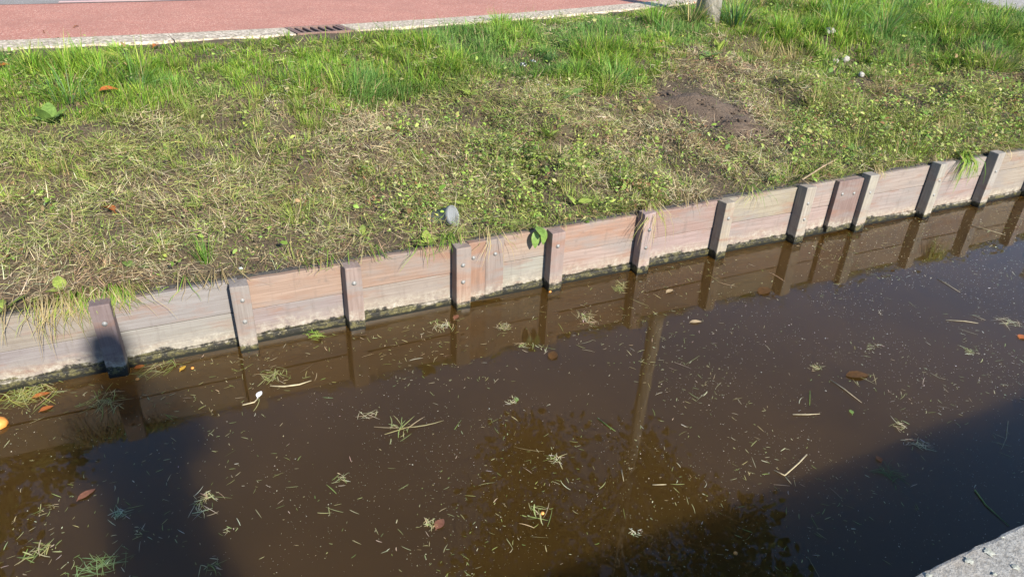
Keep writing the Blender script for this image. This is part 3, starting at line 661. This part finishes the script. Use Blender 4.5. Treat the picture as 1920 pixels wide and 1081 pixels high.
for a in ((95, 235, 7, .13, 'large drooping broad-leaved plant near the left edge of the slope', False, 1.0),
    (290, 470, 2, .085, 'single bright green leaf lying above the first bay', True, .2), (258, 508, 2, .07, 'pale green leaf pair lying just above the wall, left', False, .2),
    (120, 555, 4, .08, 'broad-leaved weed above the leftmost bay', True, .5), (10, 590, 4, .1, 'bright leafy weed at the far left end of the wall', True, .5),
    (680, 452, 4, .075, 'yellow-green rosette above the wall at the third bay, left one', True, .5), (800, 465, 5, .075, 'yellow-green rosette hanging near the post with cover boards', True, .4),
    (920, 280, 4, .085, 'yellow-green leaves in the middle of the slope', True, .7), (1028, 262, 4, .095, 'bright yellow-green broad leaves upslope of the others, mid slope', True, .7),
    (945, 318, 4, .07, 'small leafy weed below the yellow-green leaves in mid slope', False, .6), (1005, 305, 4, .07, 'small leafy weed right of the mid slope weeds', True, .6),
    (1080, 392, 3, .085, 'pale round-leaved weed above the wall, right of the hanging leaves', True, .5), (870, 395, 5, .055, 'small clover-like weed right of the grey pipe', True, .6),
    (1068, 185, 6, .14, 'narrow-leaved rosette on the slope left of the bare soil', False, .35), (1345, 100, 4, .14, 'upright yellow-green leaf plant below the tree trunk', True, 1.0),
    (1330, 112, 5, .12, 'grey-green wilted plant below the tree trunk', False, .4), (1500, 240, 4, .08, 'yellow-green weed right of the bare soil', True, .6),
    (1600, 290, 6, .07, 'dark leafy weed above the wall, right of the fallen stick', False, .5), (1450, 345, 4, .08, 'pale green weed at the wall top, left of the stick', False, .5),
    (760, 95, 6, .09, 'dark leafy plant in the lush grass near the grate', False, .8), (718, 98, 2, .11, 'single round yellow-green leaf near the drain grate', True, .9),
    (1080, 55, 1, .13, 'single pale leaf lying on the grass below the kerb', False, .6), (520, 315, 3, .04, 'tiny yellow leaf sprig on the left slope', True, .4),
    (905, 165, 5, .07, 'green leafy weed left of the white scraps', True, .7), (880, 185, 5, .08, 'green leafy weed further left of the white scraps', True, .6),
    (1290, 258, 4, .06, 'small leafy weed below the bare soil patch', False, .6), (1360, 270, 4, .06, 'pale leafy weed at the lower edge of the bare soil', True, .6)):
    plant(a[0], a[1], a[2], a[3], a[4], a[5], a[6])
hp = on_wall(1008, 428, PY-.02)
e = empty('broadleaf_plant', (hp.x, PY+.02, zt_at(hp.x)+.02)); tag(e, 'two large bright leaves hanging down over the planks', 'plant', 'broad-leaved plants on the bank')
for k, (dx, an) in enumerate(((-.02, 1.25), (.03, 1.35), (.0, .2))):
    o = link('leaf', LEAFM[0], None, e); o.scale = (.095, .095, .095); o.location = (dx, -.03-.018*(k < 2), .0+.01*k); o.rotation_euler = (0, an, -1.57+dx*6)

# ------------------------------------------------------------------ things on the bank
# bare soil
c0 = on_bank(1318, 207); bx = (on_bank(1410, 240)-on_bank(1222, 172)); hd = math.atan2(bx.y, bx.x); Lr = bx.length*.60
V = []; n1, n2 = 15, 44
for i in range(n1+1):
    for k in range(n2):
        a = 6.283*k/n2; r = i/n1; edge = 1+.22*(float(noise(math.cos(a)*2+5, math.sin(a)*2+5, 1.2, 51))-.5)*2
        lx = Lr*r*edge*math.cos(a); ly = .27*r*edge*math.sin(a)
        x = c0.x+lx*math.cos(hd)-ly*math.sin(hd); y = c0.y+lx*math.sin(hd)+ly*math.cos(hd)
        h = .085*(1-r**2)+(float(noise(x, y, 9, 52))-.5)*.045*(1-r**3)+(float(noise(x, y, 30, 53))-.5)*.025*(1-r**4)
        V.append((x, y, float(ground(x, y))+h-.012*r**6))
F = [(i*n2+k, i*n2+(k+1) % n2, (i+1)*n2+(k+1) % n2, (i+1)*n2+k) for i in range(n1) for k in range(n2)]
o = link('bare_soil', mesh_np('bare_soil', np.array(V), np.array(F)), M['soil']); tag(o, 'crumbly mound of bare brown soil on the grassy slope', 'soil mound')
cb = MB()
for k in range(420):
    a = random.uniform(0, 6.283); rr_ = math.sqrt(random.random())*1.2; lx = Lr*rr_*math.cos(a); ly = .27*rr_*math.sin(a); q_ = random.lognormvariate(-5.0, .45)
    x = c0.x+lx*math.cos(hd)-ly*math.sin(hd); y = c0.y+lx*math.sin(hd)+ly*math.cos(hd)
    mm = Matrix.Translation((x, y, float(ground(x, y))+.08*max(0, 1-rr_**2)+.008))@Matrix.Rotation(random.uniform(0, 6), 4, 'Z')@Matrix.Diagonal((q_*random.uniform(.8, 1.6), q_, q_*random.uniform(.6, 1), 1))
    vs_ = bmesh.ops.create_icosphere(cb.bm, subdivisions=1, radius=1, matrix=mm)['verts']
    for vv in vs_: vv.co += Vector((random.uniform(-1, 1), random.uniform(-1, 1), random.uniform(-1, 1)))*q_*.22
cl_ = cb.build('clods', M['soil'], o); cl_['kind'] = 'stuff'
# broken pvc pipe sticking out of the slope
pp = on_bank(846, 425); pipe = empty('drain_pipe', pp); tag(pipe, 'broken grey plastic drain pipe sticking out of the slope', 'pipe')
ax = Vector((.62, -.62, .36)).normalized(); a1 = ax.cross(Vector((0, 0, 1))).normalized(); a2 = a1.cross(ax)
def ring(r, t, n=32): return [tuple(a1*(r*math.cos(6.2832*k/n))+a2*(r*math.sin(6.2832*k/n))+ax*t+Vector((-.012, .055, .035))) for k in range(n)]
n = 32; rows = [ring(.052, -.15), ring(.052, .030), ring(.058, .033), ring(.0585, .052), ring(.0565, .055), ring(.0525, .0545), ring(.0515, .045), ring(.0515, -.12)]
F = [(i*n+k, i*n+(k+1) % n, (i+1)*n+(k+1) % n, (i+1)*n+k) for i in range(len(rows)-1) for k in range(n)]
link('pipe_shell', mesh_np('pipe_shell', np.array([p for q_ in rows for p in q_]), np.array(F)), M['pvc'], pipe)
b = MB(); rim_ = ring(.0508, .047); c_ = Vector(rim_[0])*0
c_ = ax*.052+Vector((-.012, .055, .035))
cv_ = b.bm.verts.new(c_-a1*.012-a2*.010); vs_ = [b.bm.verts.new(rim_[k % n]) for k in range(24, 51)]; vs_ = [b.bm.verts.new(Vector(rim_[24])*.55+(c_-a1*.012)*.45+a1*.008)]+vs_+[b.bm.verts.new(Vector(rim_[18])*.5+(c_-a1*.012)*.5+a2*.010)]
for k in range(len(vs_)-1): b.bm.faces.new((cv_, vs_[k], vs_[k+1]))
o = b.build('end_cap', M['pvc'], pipe); o.modifiers.new('thickness', 'SOLIDIFY').thickness = .003
o = link('inside', mesh_np('inside', np.array(ring(.0514, .01)+[tuple(ax*.01+Vector((-.012, .055, .035)))]), np.array([(k, (k+1) % n, n) for k in range(n)])), M['dark'], pipe)  # flat disc coloured as the unlit hollow behind the broken cap
# stones
def rock(px, py, r, label, mat='stone', dz=.75):
    b = MB(); bmesh.ops.create_icosphere(b.bm, subdivisions=2, radius=1)
    s = Vector((random.uniform(.8, 1.2), random.uniform(.7, 1), random.uniform(.6, .85)))
    for vv in b.bm.verts:
        k = 1+.22*(float(noise(vv.co.x*1.3+px, vv.co.y*1.3+vv.co.z, 1.4, 61))-.5)*2; vv.co = Vector((vv.co.x*s.x, vv.co.y*s.y, vv.co.z*s.z))*r*k
    o = b.build('stone', M[mat], None, False); o.location = on_bank(px, py)+Vector((0, 0, r*dz)); tag(o, label, 'stone', 'pale stones on the slope'); return o
rock(1582, 122, .05, 'pale stone in the grass, larger of the touching pair'); rock(1565, 119, .035, 'pale stone in the grass, smaller of the touching pair')
rock(1614, 145, .032, 'small white stone right of the touching pair'); rock(1549, 92, .055, 'buff stone half hidden in grass upslope of the pair')
rock(452, 506, .011, 'white pebble on the wall top beside the second post', 'paper')
# white scraps
for (px, py, s, label) in ((980, 135, .05, 'white crumpled paper scrap on the slope, left one'), (998, 128, .04, 'white crumpled paper scrap on the slope, right one'), (1027, 173, .02, 'tiny white scrap on the slope below the others')):
    p = on_bank(px, py); V = []; F = []; n = 5
    for i in range(n):
        for j in range(n): V.append(((i/(n-1)-.5)*s+random.uniform(-.1, .1)*s, (j/(n-1)-.5)*s*1.2+random.uniform(-.1, .1)*s, random.uniform(0, .45)*s))
    for i in range(n-1):
        for j in range(n-1): F.append((i*n+j, i*n+j+1, (i+1)*n+j+1, (i+1)*n+j))
    o = link('paper_scrap', mesh_np('paper_scrap', np.array(V), np.array(F), smooth=False), M['paper']); o.location = p+Vector((0, 0, .055)); o.rotation_euler = (.5, .1, random.uniform(0, 3)); tag(o, label, 'paper scrap', 'white scraps on the slope')
# fallen stick
a, b_, c_ = on_bank(1500, 352), on_bank(1538, 328), on_bank(1566, 312)
mb = MB().tube([a+Vector((0, -.06, .05)), a+Vector((0, 0, .055)), b_+Vector((0, 0, .06)), c_+Vector((0, 0, .055))], [.003, .005, .006, .004], 7)
mb.tube([b_+Vector((.02, .03, .06)), b_+Vector((.12, .02, .06)), b_+Vector((.2, -.03, .03))], [.003, .002, .0015], 6)
M['stick'] = leafy('brown_stick', .02, .2, .7, (.30, .22, .14))
o = mb.build('fallen_stick', M['stick'], None, True); tag(o, 'pale forked dry stick lying on the wall top', 'stick')

def leaf_obj(loc, L, W, rz, mat, name, label, cat='leaf', group=None, curl=.3, tiltx=0.0):
    me = leaf_mesh(name, L, W, curl, .2, .2); me.materials.append(M[mat]); o = link(name, me); o.location = loc; o.rotation_euler = (tiltx, -.05, rz); tag(o, label, cat, group); return o
for (px, py, L, mat, label, rz) in ((190, 185, .11, 'orange_leaf', 'brown curled autumn leaf in the grass clumps at left', .2), (218, 412, .10, 'orange_leaf', 'orange autumn leaf on the mown slope at left', 2.2),
    (290, 100, .07, 'orange_leaf', 'small brown autumn leaf below the kerb at left', 1.0), (1300, 14, .07, 'orange_leaf', 'orange leaf caught at the left of the tree trunk', .5), (1238, 88, .06, 'yellow_leaf', 'orange-yellow leaf in the grass below the weedy clump', .9), (2, 138, .07, 'orange_leaf', 'orange leaf at the left edge of the lush grass', .4)):
    leaf_obj(on_bank(px, py)+Vector((0, 0, .05)), L, L*.55, rz, mat, 'autumn_leaf', label, 'leaf', 'autumn leaves on the bank', .45, .2)
for (px, py, L, rz, label) in ((137, 52, .06, .9, 'tiny brown twig on the red cycle path, right one'), (83, 62, .045, 1.7, 'tiny brown twig on the red cycle path, left one')):
    p = at(px, py, .88); o = MB().tube([p, p+Vector((L*.5*math.cos(rz), L*.5*math.sin(rz), .012)), p+Vector((L*math.cos(rz), L*math.sin(rz), .004))], [.004, .006, .003], 6).build('twig', M['brown_leaf'], None, True); tag(o, label, 'twig', 'twigs on the cycle path')

# ------------------------------------------------------------------ trees
def tree(name, base, height, fork, crown_c, crown_r, nleaf, r0, label, seed, trunk_r=None):
    rnd = random.Random(seed); e = empty(name, base); tag(e, label, 'tree')
    bz = Vector(base); tips = []
    tr = MB(); pts = []; rad = []
    for k in range(15):
        t = k/14; z = height*.86*t; fl = 1+.3*math.exp(-z/.10)
        pts.append((math.sin(t*5+seed)*.05*t*2, math.cos(t*4+seed)*.04*t*2, z-.12*(k == 0))); rad.append(r0*(1-.85*t**1.7)*fl)
    tr.tube(pts, rad, 16); tr.build('trunk', M['bark'], e, True)
    lm = MB(); cc = Vector(crown_c)-bz
    for k in range(26):
        t = fork/height+(.84-fork/height)*(k/26)**.9; i = min(13, int(t/.86*14)); p0 = Vector(pts[i]); a = k*2.4+rnd.uniform(-.4, .4)
        th = rnd.uniform(0, 6.283); ph = rnd.uniform(-.55, .9)
        q = cc+Vector((math.cos(a)*math.cos(ph)*crown_r[0], math.sin(a)*math.cos(ph)*crown_r[1], math.sin(ph)*crown_r[2]))*rnd.uniform(.7, .98)
        mid = (p0+q)/2+Vector((rnd.uniform(-.3, .3), rnd.uniform(-.3, .3), .35)); rr = max(.02, rad[i]*.42)
        lm.tube([p0, (p0+mid)/2+Vector((0, 0, .1)), mid, (mid+q)/2, q], [rr, rr*.8, rr*.55, rr*.32, .008], 7)
        tips += [(mid+q)/2, q, q*.8+mid*.2]
        for s in range(3):
            q2 = (mid+q)/2+Vector((rnd.uniform(-1, 1), rnd.uniform(-1, 1), rnd.uniform(-.9, .7)))*.9; lm.tube([(mid*(.5-.15*s)+q*(.5+.15*s)), q2], [rr*.25, .006], 5); tips.append(q2)
    lm.build('limbs', M['bark'], e, True)
    T = np.array([tuple(t) for t in tips]); idx = rng.integers(0, len(T), nleaf); P = T[idx]+rng.normal(0, 1, (nleaf, 3))*np.array([.26, .26, .2])
    c = lerp_cols([(.06, .10, .025), (.085, .13, .03), (.11, .14, .035), (.045, .08, .02)], nleaf, .2); L = U(.10, .20, nleaf)
    o = link('crown', mesh_np('crown', *leaves(P, U(0, 6.283, nleaf), U(-1.1, .5, nleaf), U(-1, 1, nleaf), L, L*.7, c)), M['leafvc'], e); return e
tb = at(1326, 30, .865)
tree('bank_tree', (tb.x, tb.y, .86), 11.0, 5.2, (tb.x, tb.y, 8.5), (3.3, 3.3, 2.6), 8500, .122, 'grey-barked tree whose trunk stands at the top of the bank', 3)
tree('roadside_tree', (-5.3, 11.0, .80), 8.2, 1.6, (-5.3, 11.0, 5.1), (2.9, 2.9, 3.1), 24000, .15, 'leafy tree seen only as a brown reflection at the left edge of the water', 5)
# white post seen mirrored at the right edge
wp = empty('white_post', (8.25, 3.75, float(ground(8.25, 3.75))-.02)); tag(wp, 'white post mirrored in the water at the right edge', 'post')
MB().box((-.05, -.05, 0), (.05, .05, 1.02), .008).build('shaft', M['whitepaint'], wp); MB().box((-.062, -.062, 1.021), (.062, .062, 1.06), .012).build('cap', M['whitepaint'], wp)
print('TREES built')

# ------------------------------------------------------------------ things floating on the water
def ribbons(P, head, turn, length, width, colr, seg=4):
    n = len(P); p = P.copy(); rows = []
    for k in range(seg+1):
        a = head+turn*(k/seg-.5); sd = np.stack([-np.sin(a), np.cos(a), np.zeros(n)], 1); w = width*(.55, 1, 1, .75, .2)[k]*.5
        rows += [p-sd*w[:, None], p+sd*w[:, None]]
        p = p+np.stack([np.cos(a), np.sin(a), np.zeros(n)], 1)*(length/seg)[:, None]
    m = 2*(seg+1); V = np.stack(rows, 1).reshape(-1, 3); b0 = (np.arange(n)*m)[:, None]
    q = np.array([[2*k, 2*k+1, 2*k+3, 2*k+2] for k in range(seg)]); F = (b0[:, None, :]+q[None]).reshape(-1, 4)
    return V, F, np.repeat(colr, m, 0)
def clump(px, py, r, n, pal, label, Lf=(.25, .95), wid=.003, aspect=.6, hgt=.008, rz=0.0, name='grass_clump'):
    p = at(px, py, 0); a = U(0, 6.283, n); rr = r*np.sqrt(rng.random(n))*.7
    k_ = 5; sp = np.cumsum(rng.normal(0, .28, (k_, 2)), 0)*r; sp -= sp.mean(0); w_ = rng.integers(0, k_, n)
    P = np.stack([sp[w_, 0], sp[w_, 1]*aspect, np.zeros(n)], 1)+np.stack([rng.normal(0, .22*r, n), rng.normal(0, .22*r, n), U(.001, hgt, n)], 1); c = lerp_cols(pal, n, .2); h = rng.uniform(0, 3.14)+rng.normal(0, 1.0, n)+np.where(rng.random(n) < .5, 3.14, 0); P[:, :2] -= np.stack([np.cos(h), np.sin(h)], 1)*(r*.45*np.mean(Lf))
    me = mesh_np(name, *ribbons(P, h, rng.normal(0, .45, n), r*U(*Lf, n)*rng.random(n)**.6*1.15, wid*U(.35, 1.05, n), c)); o = link(name, me, M['straw']); o.location = p; o.rotation_euler = (0, 0, 0)
    tag(o, label, 'floating grass', 'clumps of cut grass floating on the water'); return o
FG = [(.28, .31, .11), (.38, .38, .17), (.21, .26, .08), (.42, .38, .2)]; FS = [(.55, .50, .30), (.48, .42, .24), (.62, .58, .40)]; FX = FG+FS
for a in ((760, 800, .10, 12, FG, 'star-shaped tuft of long green blades floating in mid water', (.8, 1.6), .005, .8, .02), (385, 940, .085, 46, FX, 'tangled pale grass clump floating left of mid water'),
    (590, 630, .07, 34, [(.20, .31, .05), (.28, .36, .08)], 'bright green sprig floating against the planks of the third bay', (.5, 1.2), .006, .6, .02), (55, 735, .20, 150, FG+[(.33, .34, .08)], 'large yellow-green raft of grass against the wall at the left edge', (.3, .9)),
    (200, 752, .13, 60, FG, 'dark green grass raft in the shadow below the leftmost post', (.4, 1.1)), (640, 900, .05, 16, FX, 'small straw clump below the middle of the water', (.6, 1.3)),
    (805, 985, .05, 26, FX, 'fine grass clump with a reddish leaf in the lower middle'), (1040, 862, .06, 34, FX, 'two-part pale clump left of the trunk reflection'),
    (1003, 965, .055, 12, FG, 'green cross of blades floating at the bottom middle', (.8, 1.5), .005, .8, .02), (1195, 1000, .03, 18, [(.7, .68, .5), (.55, .6, .35)], 'bright whitish clump floating in the dark tree reflection'),
    (75, 1035, .07, 26, FG, 'green clump floating in the lower left corner, upper one', (.6, 1.4), .005), (85, 955, .05, 16, FG, 'small green clump in the brown water at lower left'),
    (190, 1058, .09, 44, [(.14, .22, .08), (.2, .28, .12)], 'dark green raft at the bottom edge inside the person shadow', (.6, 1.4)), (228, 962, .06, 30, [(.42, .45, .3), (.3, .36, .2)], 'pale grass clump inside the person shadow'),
    (262, 995, .04, 14, FX, 'little starry clump inside the person shadow, right of the pale one'), (398, 1065, .06, 20, FX, 'grass clump at the bottom edge right of the person shadow'),
    (1690, 800, .06, 26, FX, 'fine pale clump at the rim of the quay shadow, left one'), (1722, 832, .06, 26, FS, 'brownish stalk bundle at the rim of the quay shadow', (.7, 1.5)),
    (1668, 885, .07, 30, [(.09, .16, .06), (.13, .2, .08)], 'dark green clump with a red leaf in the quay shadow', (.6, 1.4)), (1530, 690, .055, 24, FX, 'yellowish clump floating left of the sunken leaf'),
    (1100, 598, .09, 46, FG+FS, 'straw-green raft in the reflection of the planks, right of centre', (.3, .9)), (945, 615, .08, 34, FX, 'grass raft in the reflection of the planks, centre', (.4, 1)),
    (1000, 652, .07, 34, FX, 'grass raft just below the plank reflection, centre', (.4, 1)), (1163, 540, .07, 50, FG, 'green tangle floating below the stem-covered post', (.5, 1.2)),
    (820, 615, .1, 50, FX, 'broad thin raft of clippings below the post with cover boards', (.3, .9)), (510, 705, .1, 44, FG, 'green raft of clippings below the second bay', (.4, 1.1)),
    (740, 800, .035, 12, FX, 'small clump left of the star-shaped tuft'), (960, 755, .05, 20, FS, 'pale clump with a green leaf in mid water'),
    (690, 780, .05, 16, FS, 'brown-green twiggy clump above the star-shaped tuft', (.8, 1.5)), (1890, 605, .08, 20, FS, 'thin straw drift near the right edge', (.6, 1.5)), (1640, 650, .06, 22, FX, 'thin drift of clippings in the right half'), (1820, 660, .07, 20, FX, 'loose drift of clippings near the right edge, lower one'),
    (430, 995, .04, 12, FX, 'loose blades beside the person shadow at the bottom'), (300, 690, .13, 40, FG, 'long green blades floating against the first bay of planks', (.6, 1.3))):
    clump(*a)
def stem(pix, r, label, mat='stem', z=.004):
    pts = [at(x, y, z)+Vector((random.uniform(-.006, .006), random.uniform(-.006, .006), 0)) for x, y in pix]; r *= .62; o = MB().tube(pts, [r*random.uniform(.7, 1.1) for _ in pts[:-1]]+[r*.4], 6).build('floating_straw', M[mat], None, True); tag(o, label, 'stem', 'stems floating on the water'); return o
stem([(505, 722), (535, 724), (560, 721), (585, 714)], .0055, 'pale bent stick floating below the second bay')
stem([(455, 759), (478, 752), (488, 741)], .0045, 'short pale stem below the second post reflection'); stem([(1512, 852), (1500, 868), (1471, 892), (1450, 880)], .005, 'pale broken reed lying in a hook shape in the right half')
stem([(1471, 892), (1484, 909)], .004, 'short pale end piece at the foot of the hooked reed'); stem([(1490, 777), (1515, 778), (1540, 776)], .004, 'straight pale straw right of mid water')
stem([(1521, 733), (1519, 760)], .005, 'upright green stub floating above the straight straw', 'dock'); stem([(1558, 712), (1580, 728), (1615, 753)], .004, 'long brown stalk below the sunken leaf')
stem([(1775, 599), (1810, 602), (1835, 606)], .004, 'pale reed piece near the right edge of the water'); stem([(1757, 522), (1772, 530), (1800, 548)], .004, 'slanting pale stalk below the right posts')
stem([(1822, 545+45), (1850, 600)], .003, 'thin straw right of the pale reed piece'); stem([(1893, 790), (1886, 820), (1878, 842)], .003, 'thin grey stalk in the quay shadow near the right edge')
stem([(1824, 917), (1850, 945), (1888, 984)], .004, 'long green blade beside the concrete quay edge', 'dock'); stem([(1820, 422), (1850, 430), (1885, 440)], .004, 'straw floating in front of the rightmost post')
stem([(1122, 784), (1140, 798), (1156, 808)], .004, 'straight green blade left of the trunk reflection', 'dock'); stem([(852, 805), (866, 786)], .003, 'short green blade right of the star-shaped tuft', 'dock')
stem([(1225, 910), (1252, 909)], .005, 'short pale chip in the tree crown reflection'); stem([(1163, 880), (1166, 900)], .004, 'upright pale chip left of the crown reflection')
for (px, py, L, W, rz, mat, label) in ((146, 936, .065, .03, .6, 'brown_leaf', 'reddish brown leaf floating in the person shadow'), (338, 694, .04, .022, .9, 'yellow_leaf', 'bright yellow leaf floating near the first bay'),
    (252, 690, .045, .03, .2, 'orange_leaf', 'dull orange leaf floating beside the leftmost post'), (1034, 673, .075, .05, .9, 'sunk_leaf', 'brown sunken leaf below the plank reflection'), (1425, 551, .12, .07, .4, 'sunk_leaf', 'yellowish sunken leaf below the right planks'),
    (1587, 704, .12, .055, -.3, 'sunk_leaf', 'large orange-brown sunken leaf in the right half'), (1294, 604, .07, .03, -.2, 'tan_leaf', 'tan leaf floating right of the trunk reflection'), (1250, 548, .06, .03, .3, 'tan_leaf', 'pale curled leaf floating below the middle bays'),
    (852, 598, .05, .03, .8, 'brown_leaf', 'red-brown leaf floating in front of the cover boards'), (818, 990, .05, .035, .7, 'brown_leaf', 'reddish leaf under the fine clump in the lower middle'), (1912, 634, .06, .04, .2, 'orange_leaf', 'orange leaf at the right edge of the water'),
    (1652, 865, .035, .025, 1.2, 'orange_leaf', 'small red leaf on the dark clump in the quay shadow'), (75, 770, .05, .03, .4, 'orange_leaf', 'dull orange leaf in the water at the left edge'), (60, 745, .07, .03, .2, 'orange_leaf', 'orange-brown leaf under the yellow-green raft'), (968, 752, .03, .02, 1, 'dock', 'small green leaf on the pale clump in mid water'), (1598, 775, .03, .02, 1, 'dock', 'small green leaf floating in the right half'), (483, 744, .045, .025, 1.1, 'whitepaint', 'white curled scrap floating below the second post')):
    leaf_obj(at(px, py, .003), L, W, rz, mat, 'floating_leaf', label, 'leaf', 'leaves floating on the water', .12)
def berry(px, py, r, label, mat='fruit', sz=.8):
    b = MB(); bmesh.ops.create_uvsphere(b.bm, u_segments=20, v_segments=12, radius=r)
    for vv in b.bm.verts:
        a = math.atan2(vv.co.y, vv.co.x); k = 1+(.05*math.cos(a*9) if r > .02 else 0); vv.co.x *= k; vv.co.y *= k; vv.co.z *= sz
    b.tube([(0, 0, r*sz*.9), (r*.1, 0, r*sz*1.15)], [r*.12, r*.1], 6)
    o = b.build('floating_fruit', M[mat], None, True); o.location = at(px, py, 0)+Vector((0, 0, r*.25)); tag(o, label, 'fruit', 'orange fruit floating on the water')
berry(-2, 797, .034, 'ribbed orange fruit floating at the left edge'); berry(258, 711, .008, 'orange berry floating below the leftmost post'); berry(361, 690, .007, 'red-orange berry right of the yellow leaf'); berry(1017, 962, .007, 'orange berry beside the green cross of blades'); berry(1031, 547, .009, 'orange berry at the foot of a middle post'); berry(1379, 1037, .007, 'red berry in the dark crown reflection')

def water_scatter(n):
    x = U(-1.8, 8.5, n); y = U(.70, PF+.03, n); P = np.stack([x, y, np.full(n, .0012)], 1); u, v, d = project(P)
    keep = (u > -250) & (u < 2150) & (v < 1200) & (rng.random(n) < np.minimum(1, (3.4/d)**.6)); P, d = P[keep], d[keep]
    return P, d
P, d = water_scatter(46000)
cn = noise(P[:, 0], P[:, 1], 1.1, 71)*.5+noise(P[:, 0], P[:, 1], 4.5, 72)*.5; k = rng.random(len(P)) < .12+1.3*sstep(.42, .72, cn); P, d = P[k], d[k]; n = len(P)
c = lerp_cols([(.62, .58, .40), (.55, .52, .38), (.45, .42, .22), (.7, .66, .52)], n, .15); L = rng.lognormal(-6.35, .5, n)*np.clip(d/3.4, .8, 1.6)
stuff('floating_seeds', *leaves(P, U(0, 6.283, n), U(-.05, .05, n), U(-.1, .1, n), L, L*U(.5, .9, n), c), M['straw'], 'fine pale seeds and specks scattered over the water', 'seeds')
P, d = water_scatter(12000); cn = noise(P[:, 0], P[:, 1], 2.2, 73); wl = sstep(.9, .1, PF-P[:, 1]); cn = cn*.6+.4*noise(P[:, 0], P[:, 1], 7, 74); k = rng.random(len(P)) < .10+.95*sstep(.52, .74, cn)+(.55+.4*sstep(3.2, 1.5, P[:, 0]))*wl*sstep(.35, .6, cn); P, d = P[k], d[k]; n = len(P); P[:, 2] = U(.001, .004, n)
c = lerp_cols(FX+FG, n, .22)*.85; L = rng.lognormal(-4.25, .75, n)
stuff('floating_clippings', *ribbons(P, U(0, 6.283, n), rng.normal(0, .35, n), np.minimum(L, .13), U(.0013, .0032, n), c), M['straw'], 'short cut grass blades drifting loosely on the water', 'clippings')

# ------------------------------------------------------------------ the person taking the picture, standing on the quay (casts the shadow at left)
pe = empty('person', (.05, -.31, QZ)); pe.scale = (.96, .96, .962); tag(pe, 'person in a dark coat on the quay holding up a phone, seen as a shadow', 'person')
def skinned(name, verts, edges_, mat, parent, sub=2):
    me = bpy.data.meshes.new(name); me.from_pydata([v[:3] for v in verts], edges_, []); o = link(name, me, mat, parent)
    s = o.modifiers.new('skin', 'SKIN'); s.use_smooth_shade = True
    for i, v in enumerate(verts):
        r = v[3]; me.skin_vertices[0].data[i].radius = (r, r*(v[4] if len(v) > 4 else 1))
        me.skin_vertices[0].data[i].use_root = (i == 0)
    o.modifiers.new('sub', 'SUBSURF').levels = sub; o.modifiers['sub'].render_levels = sub; return o
bv = [(0, 0, .95, .15, .75), (0, 0, 1.12, .15, .72), (0, 0, 1.30, .17, .7), (0, 0, 1.45, .13, .75), (0, .01, 1.54, .06), (0, .02, 1.62, .072, 1.1), (0, .025, 1.72, .082, 1.15), (0, .02, 1.80, .05)]
be = [(0, 1), (1, 2), (2, 3), (3, 4), (4, 5), (5, 6), (6, 7)]
bv += [(0, .125, 1.70, .013)]; be += [(6, 8)]
for s in (-1, 1):
    i = len(bv); bv += [(.10*s, 0, .86, .095), (.105*s, .01, .48, .062), (.11*s, -.02, .09, .043), (.12*s, .12, .035, .036)]; be += [(0, i), (i, i+1), (i+1, i+2), (i+2, i+3)]
    i = len(bv); bv += [(.195*s, 0, 1.43, .062), (.20*s, .10, 1.17, .047), (.10*s, .22, 1.40, .034), (.075*s-.04, .25, 1.50, .03)]; be += [(3, i), (i, i+1), (i+1, i+2), (i+2, i+3)]
    h = i+3
    for k in range(4):
        j = len(bv); bv += [(.055*s-.04+.0*k, .285, 1.49+.022*k, .009), (.02*s-.04, .30, 1.495+.022*k, .008)]; be += [(h, j), (j, j+1)]
    j = len(bv); bv += [(.05*s-.04, .255, 1.535, .010), (.03*s-.04, .262, 1.55, .009)]; be += [(h, j), (j, j+1)]
skinned('body', bv, be, M['skin'], pe)
cv = [(0, 0, .78, .20, .8), (0, 0, .95, .18, .8), (0, 0, 1.12, .175, .75), (0, 0, 1.30, .195, .7), (0, 0, 1.44, .15, .78), (0, .0, 1.51, .085)]
ce = [(0, 1), (1, 2), (2, 3), (3, 4), (4, 5)]
for s in (-1, 1):
    i = len(cv); cv += [(.195*s, 0, 1.43, .08), (.205*s, .10, 1.16, .064), (.11*s, .205, 1.38, .048)]; ce += [(4, i), (i, i+1), (i+1, i+2)]
skinned('coat', cv, ce, M['coat'], pe)
for s in (-1, 1):
    skinned('trouser_leg', [(.10*s, 0, .88, .11), (.105*s, .01, .48, .078), (.11*s, -.02, .10, .066)], [(0, 1), (1, 2)], M['coat'], pe)
    skinned('shoe', [(.11*s, -.05, .045, .045), (.115*s, .06, .042, .048, .85), (.12*s, .17, .032, .032)], [(0, 1), (1, 2)], M['phone'], pe)
b = MB(); bmesh.ops.create_uvsphere(b.bm, u_segments=24, v_segments=16, radius=.094)
for vv in list(b.bm.verts):
    vv.co.y *= 1.08; vv.co.z *= 1.1 if vv.co.z > 0 else 2.3; vv.co.x *= .95 if vv.co.z > 0 else 1.05  # unseen hair drawn long below to shape the head's cast shadow
bmesh.ops.delete(b.bm, geom=[vv for vv in b.bm.verts if (vv.co.y > .045 and vv.co.z < .05) or vv.co.z < -.2], context='VERTS')
o = b.build('hair', M['hair'], pe, True); o.location = (0, .012, 1.742)
ph = MB().box((-.078, -.0045, -.037), (.078, .0045, .037), .004).build('smartphone', M['phone']); tag(ph, 'black smartphone held up by the person on the quay', 'phone')
ph.matrix_world = Matrix.Translation(Vector((0, 0, H))-FW*.012)@Matrix(((RT.x, FW.x, UP.x, 0), (RT.y, FW.y, UP.y, 0), (RT.z, FW.z, UP.z, 0), (0, 0, 0, 1)))

scene.render.engine = 'CYCLES'
scene.cycles.max_bounces = 6; scene.cycles.transparent_max_bounces = 4
scene.cycles.use_denoising = True
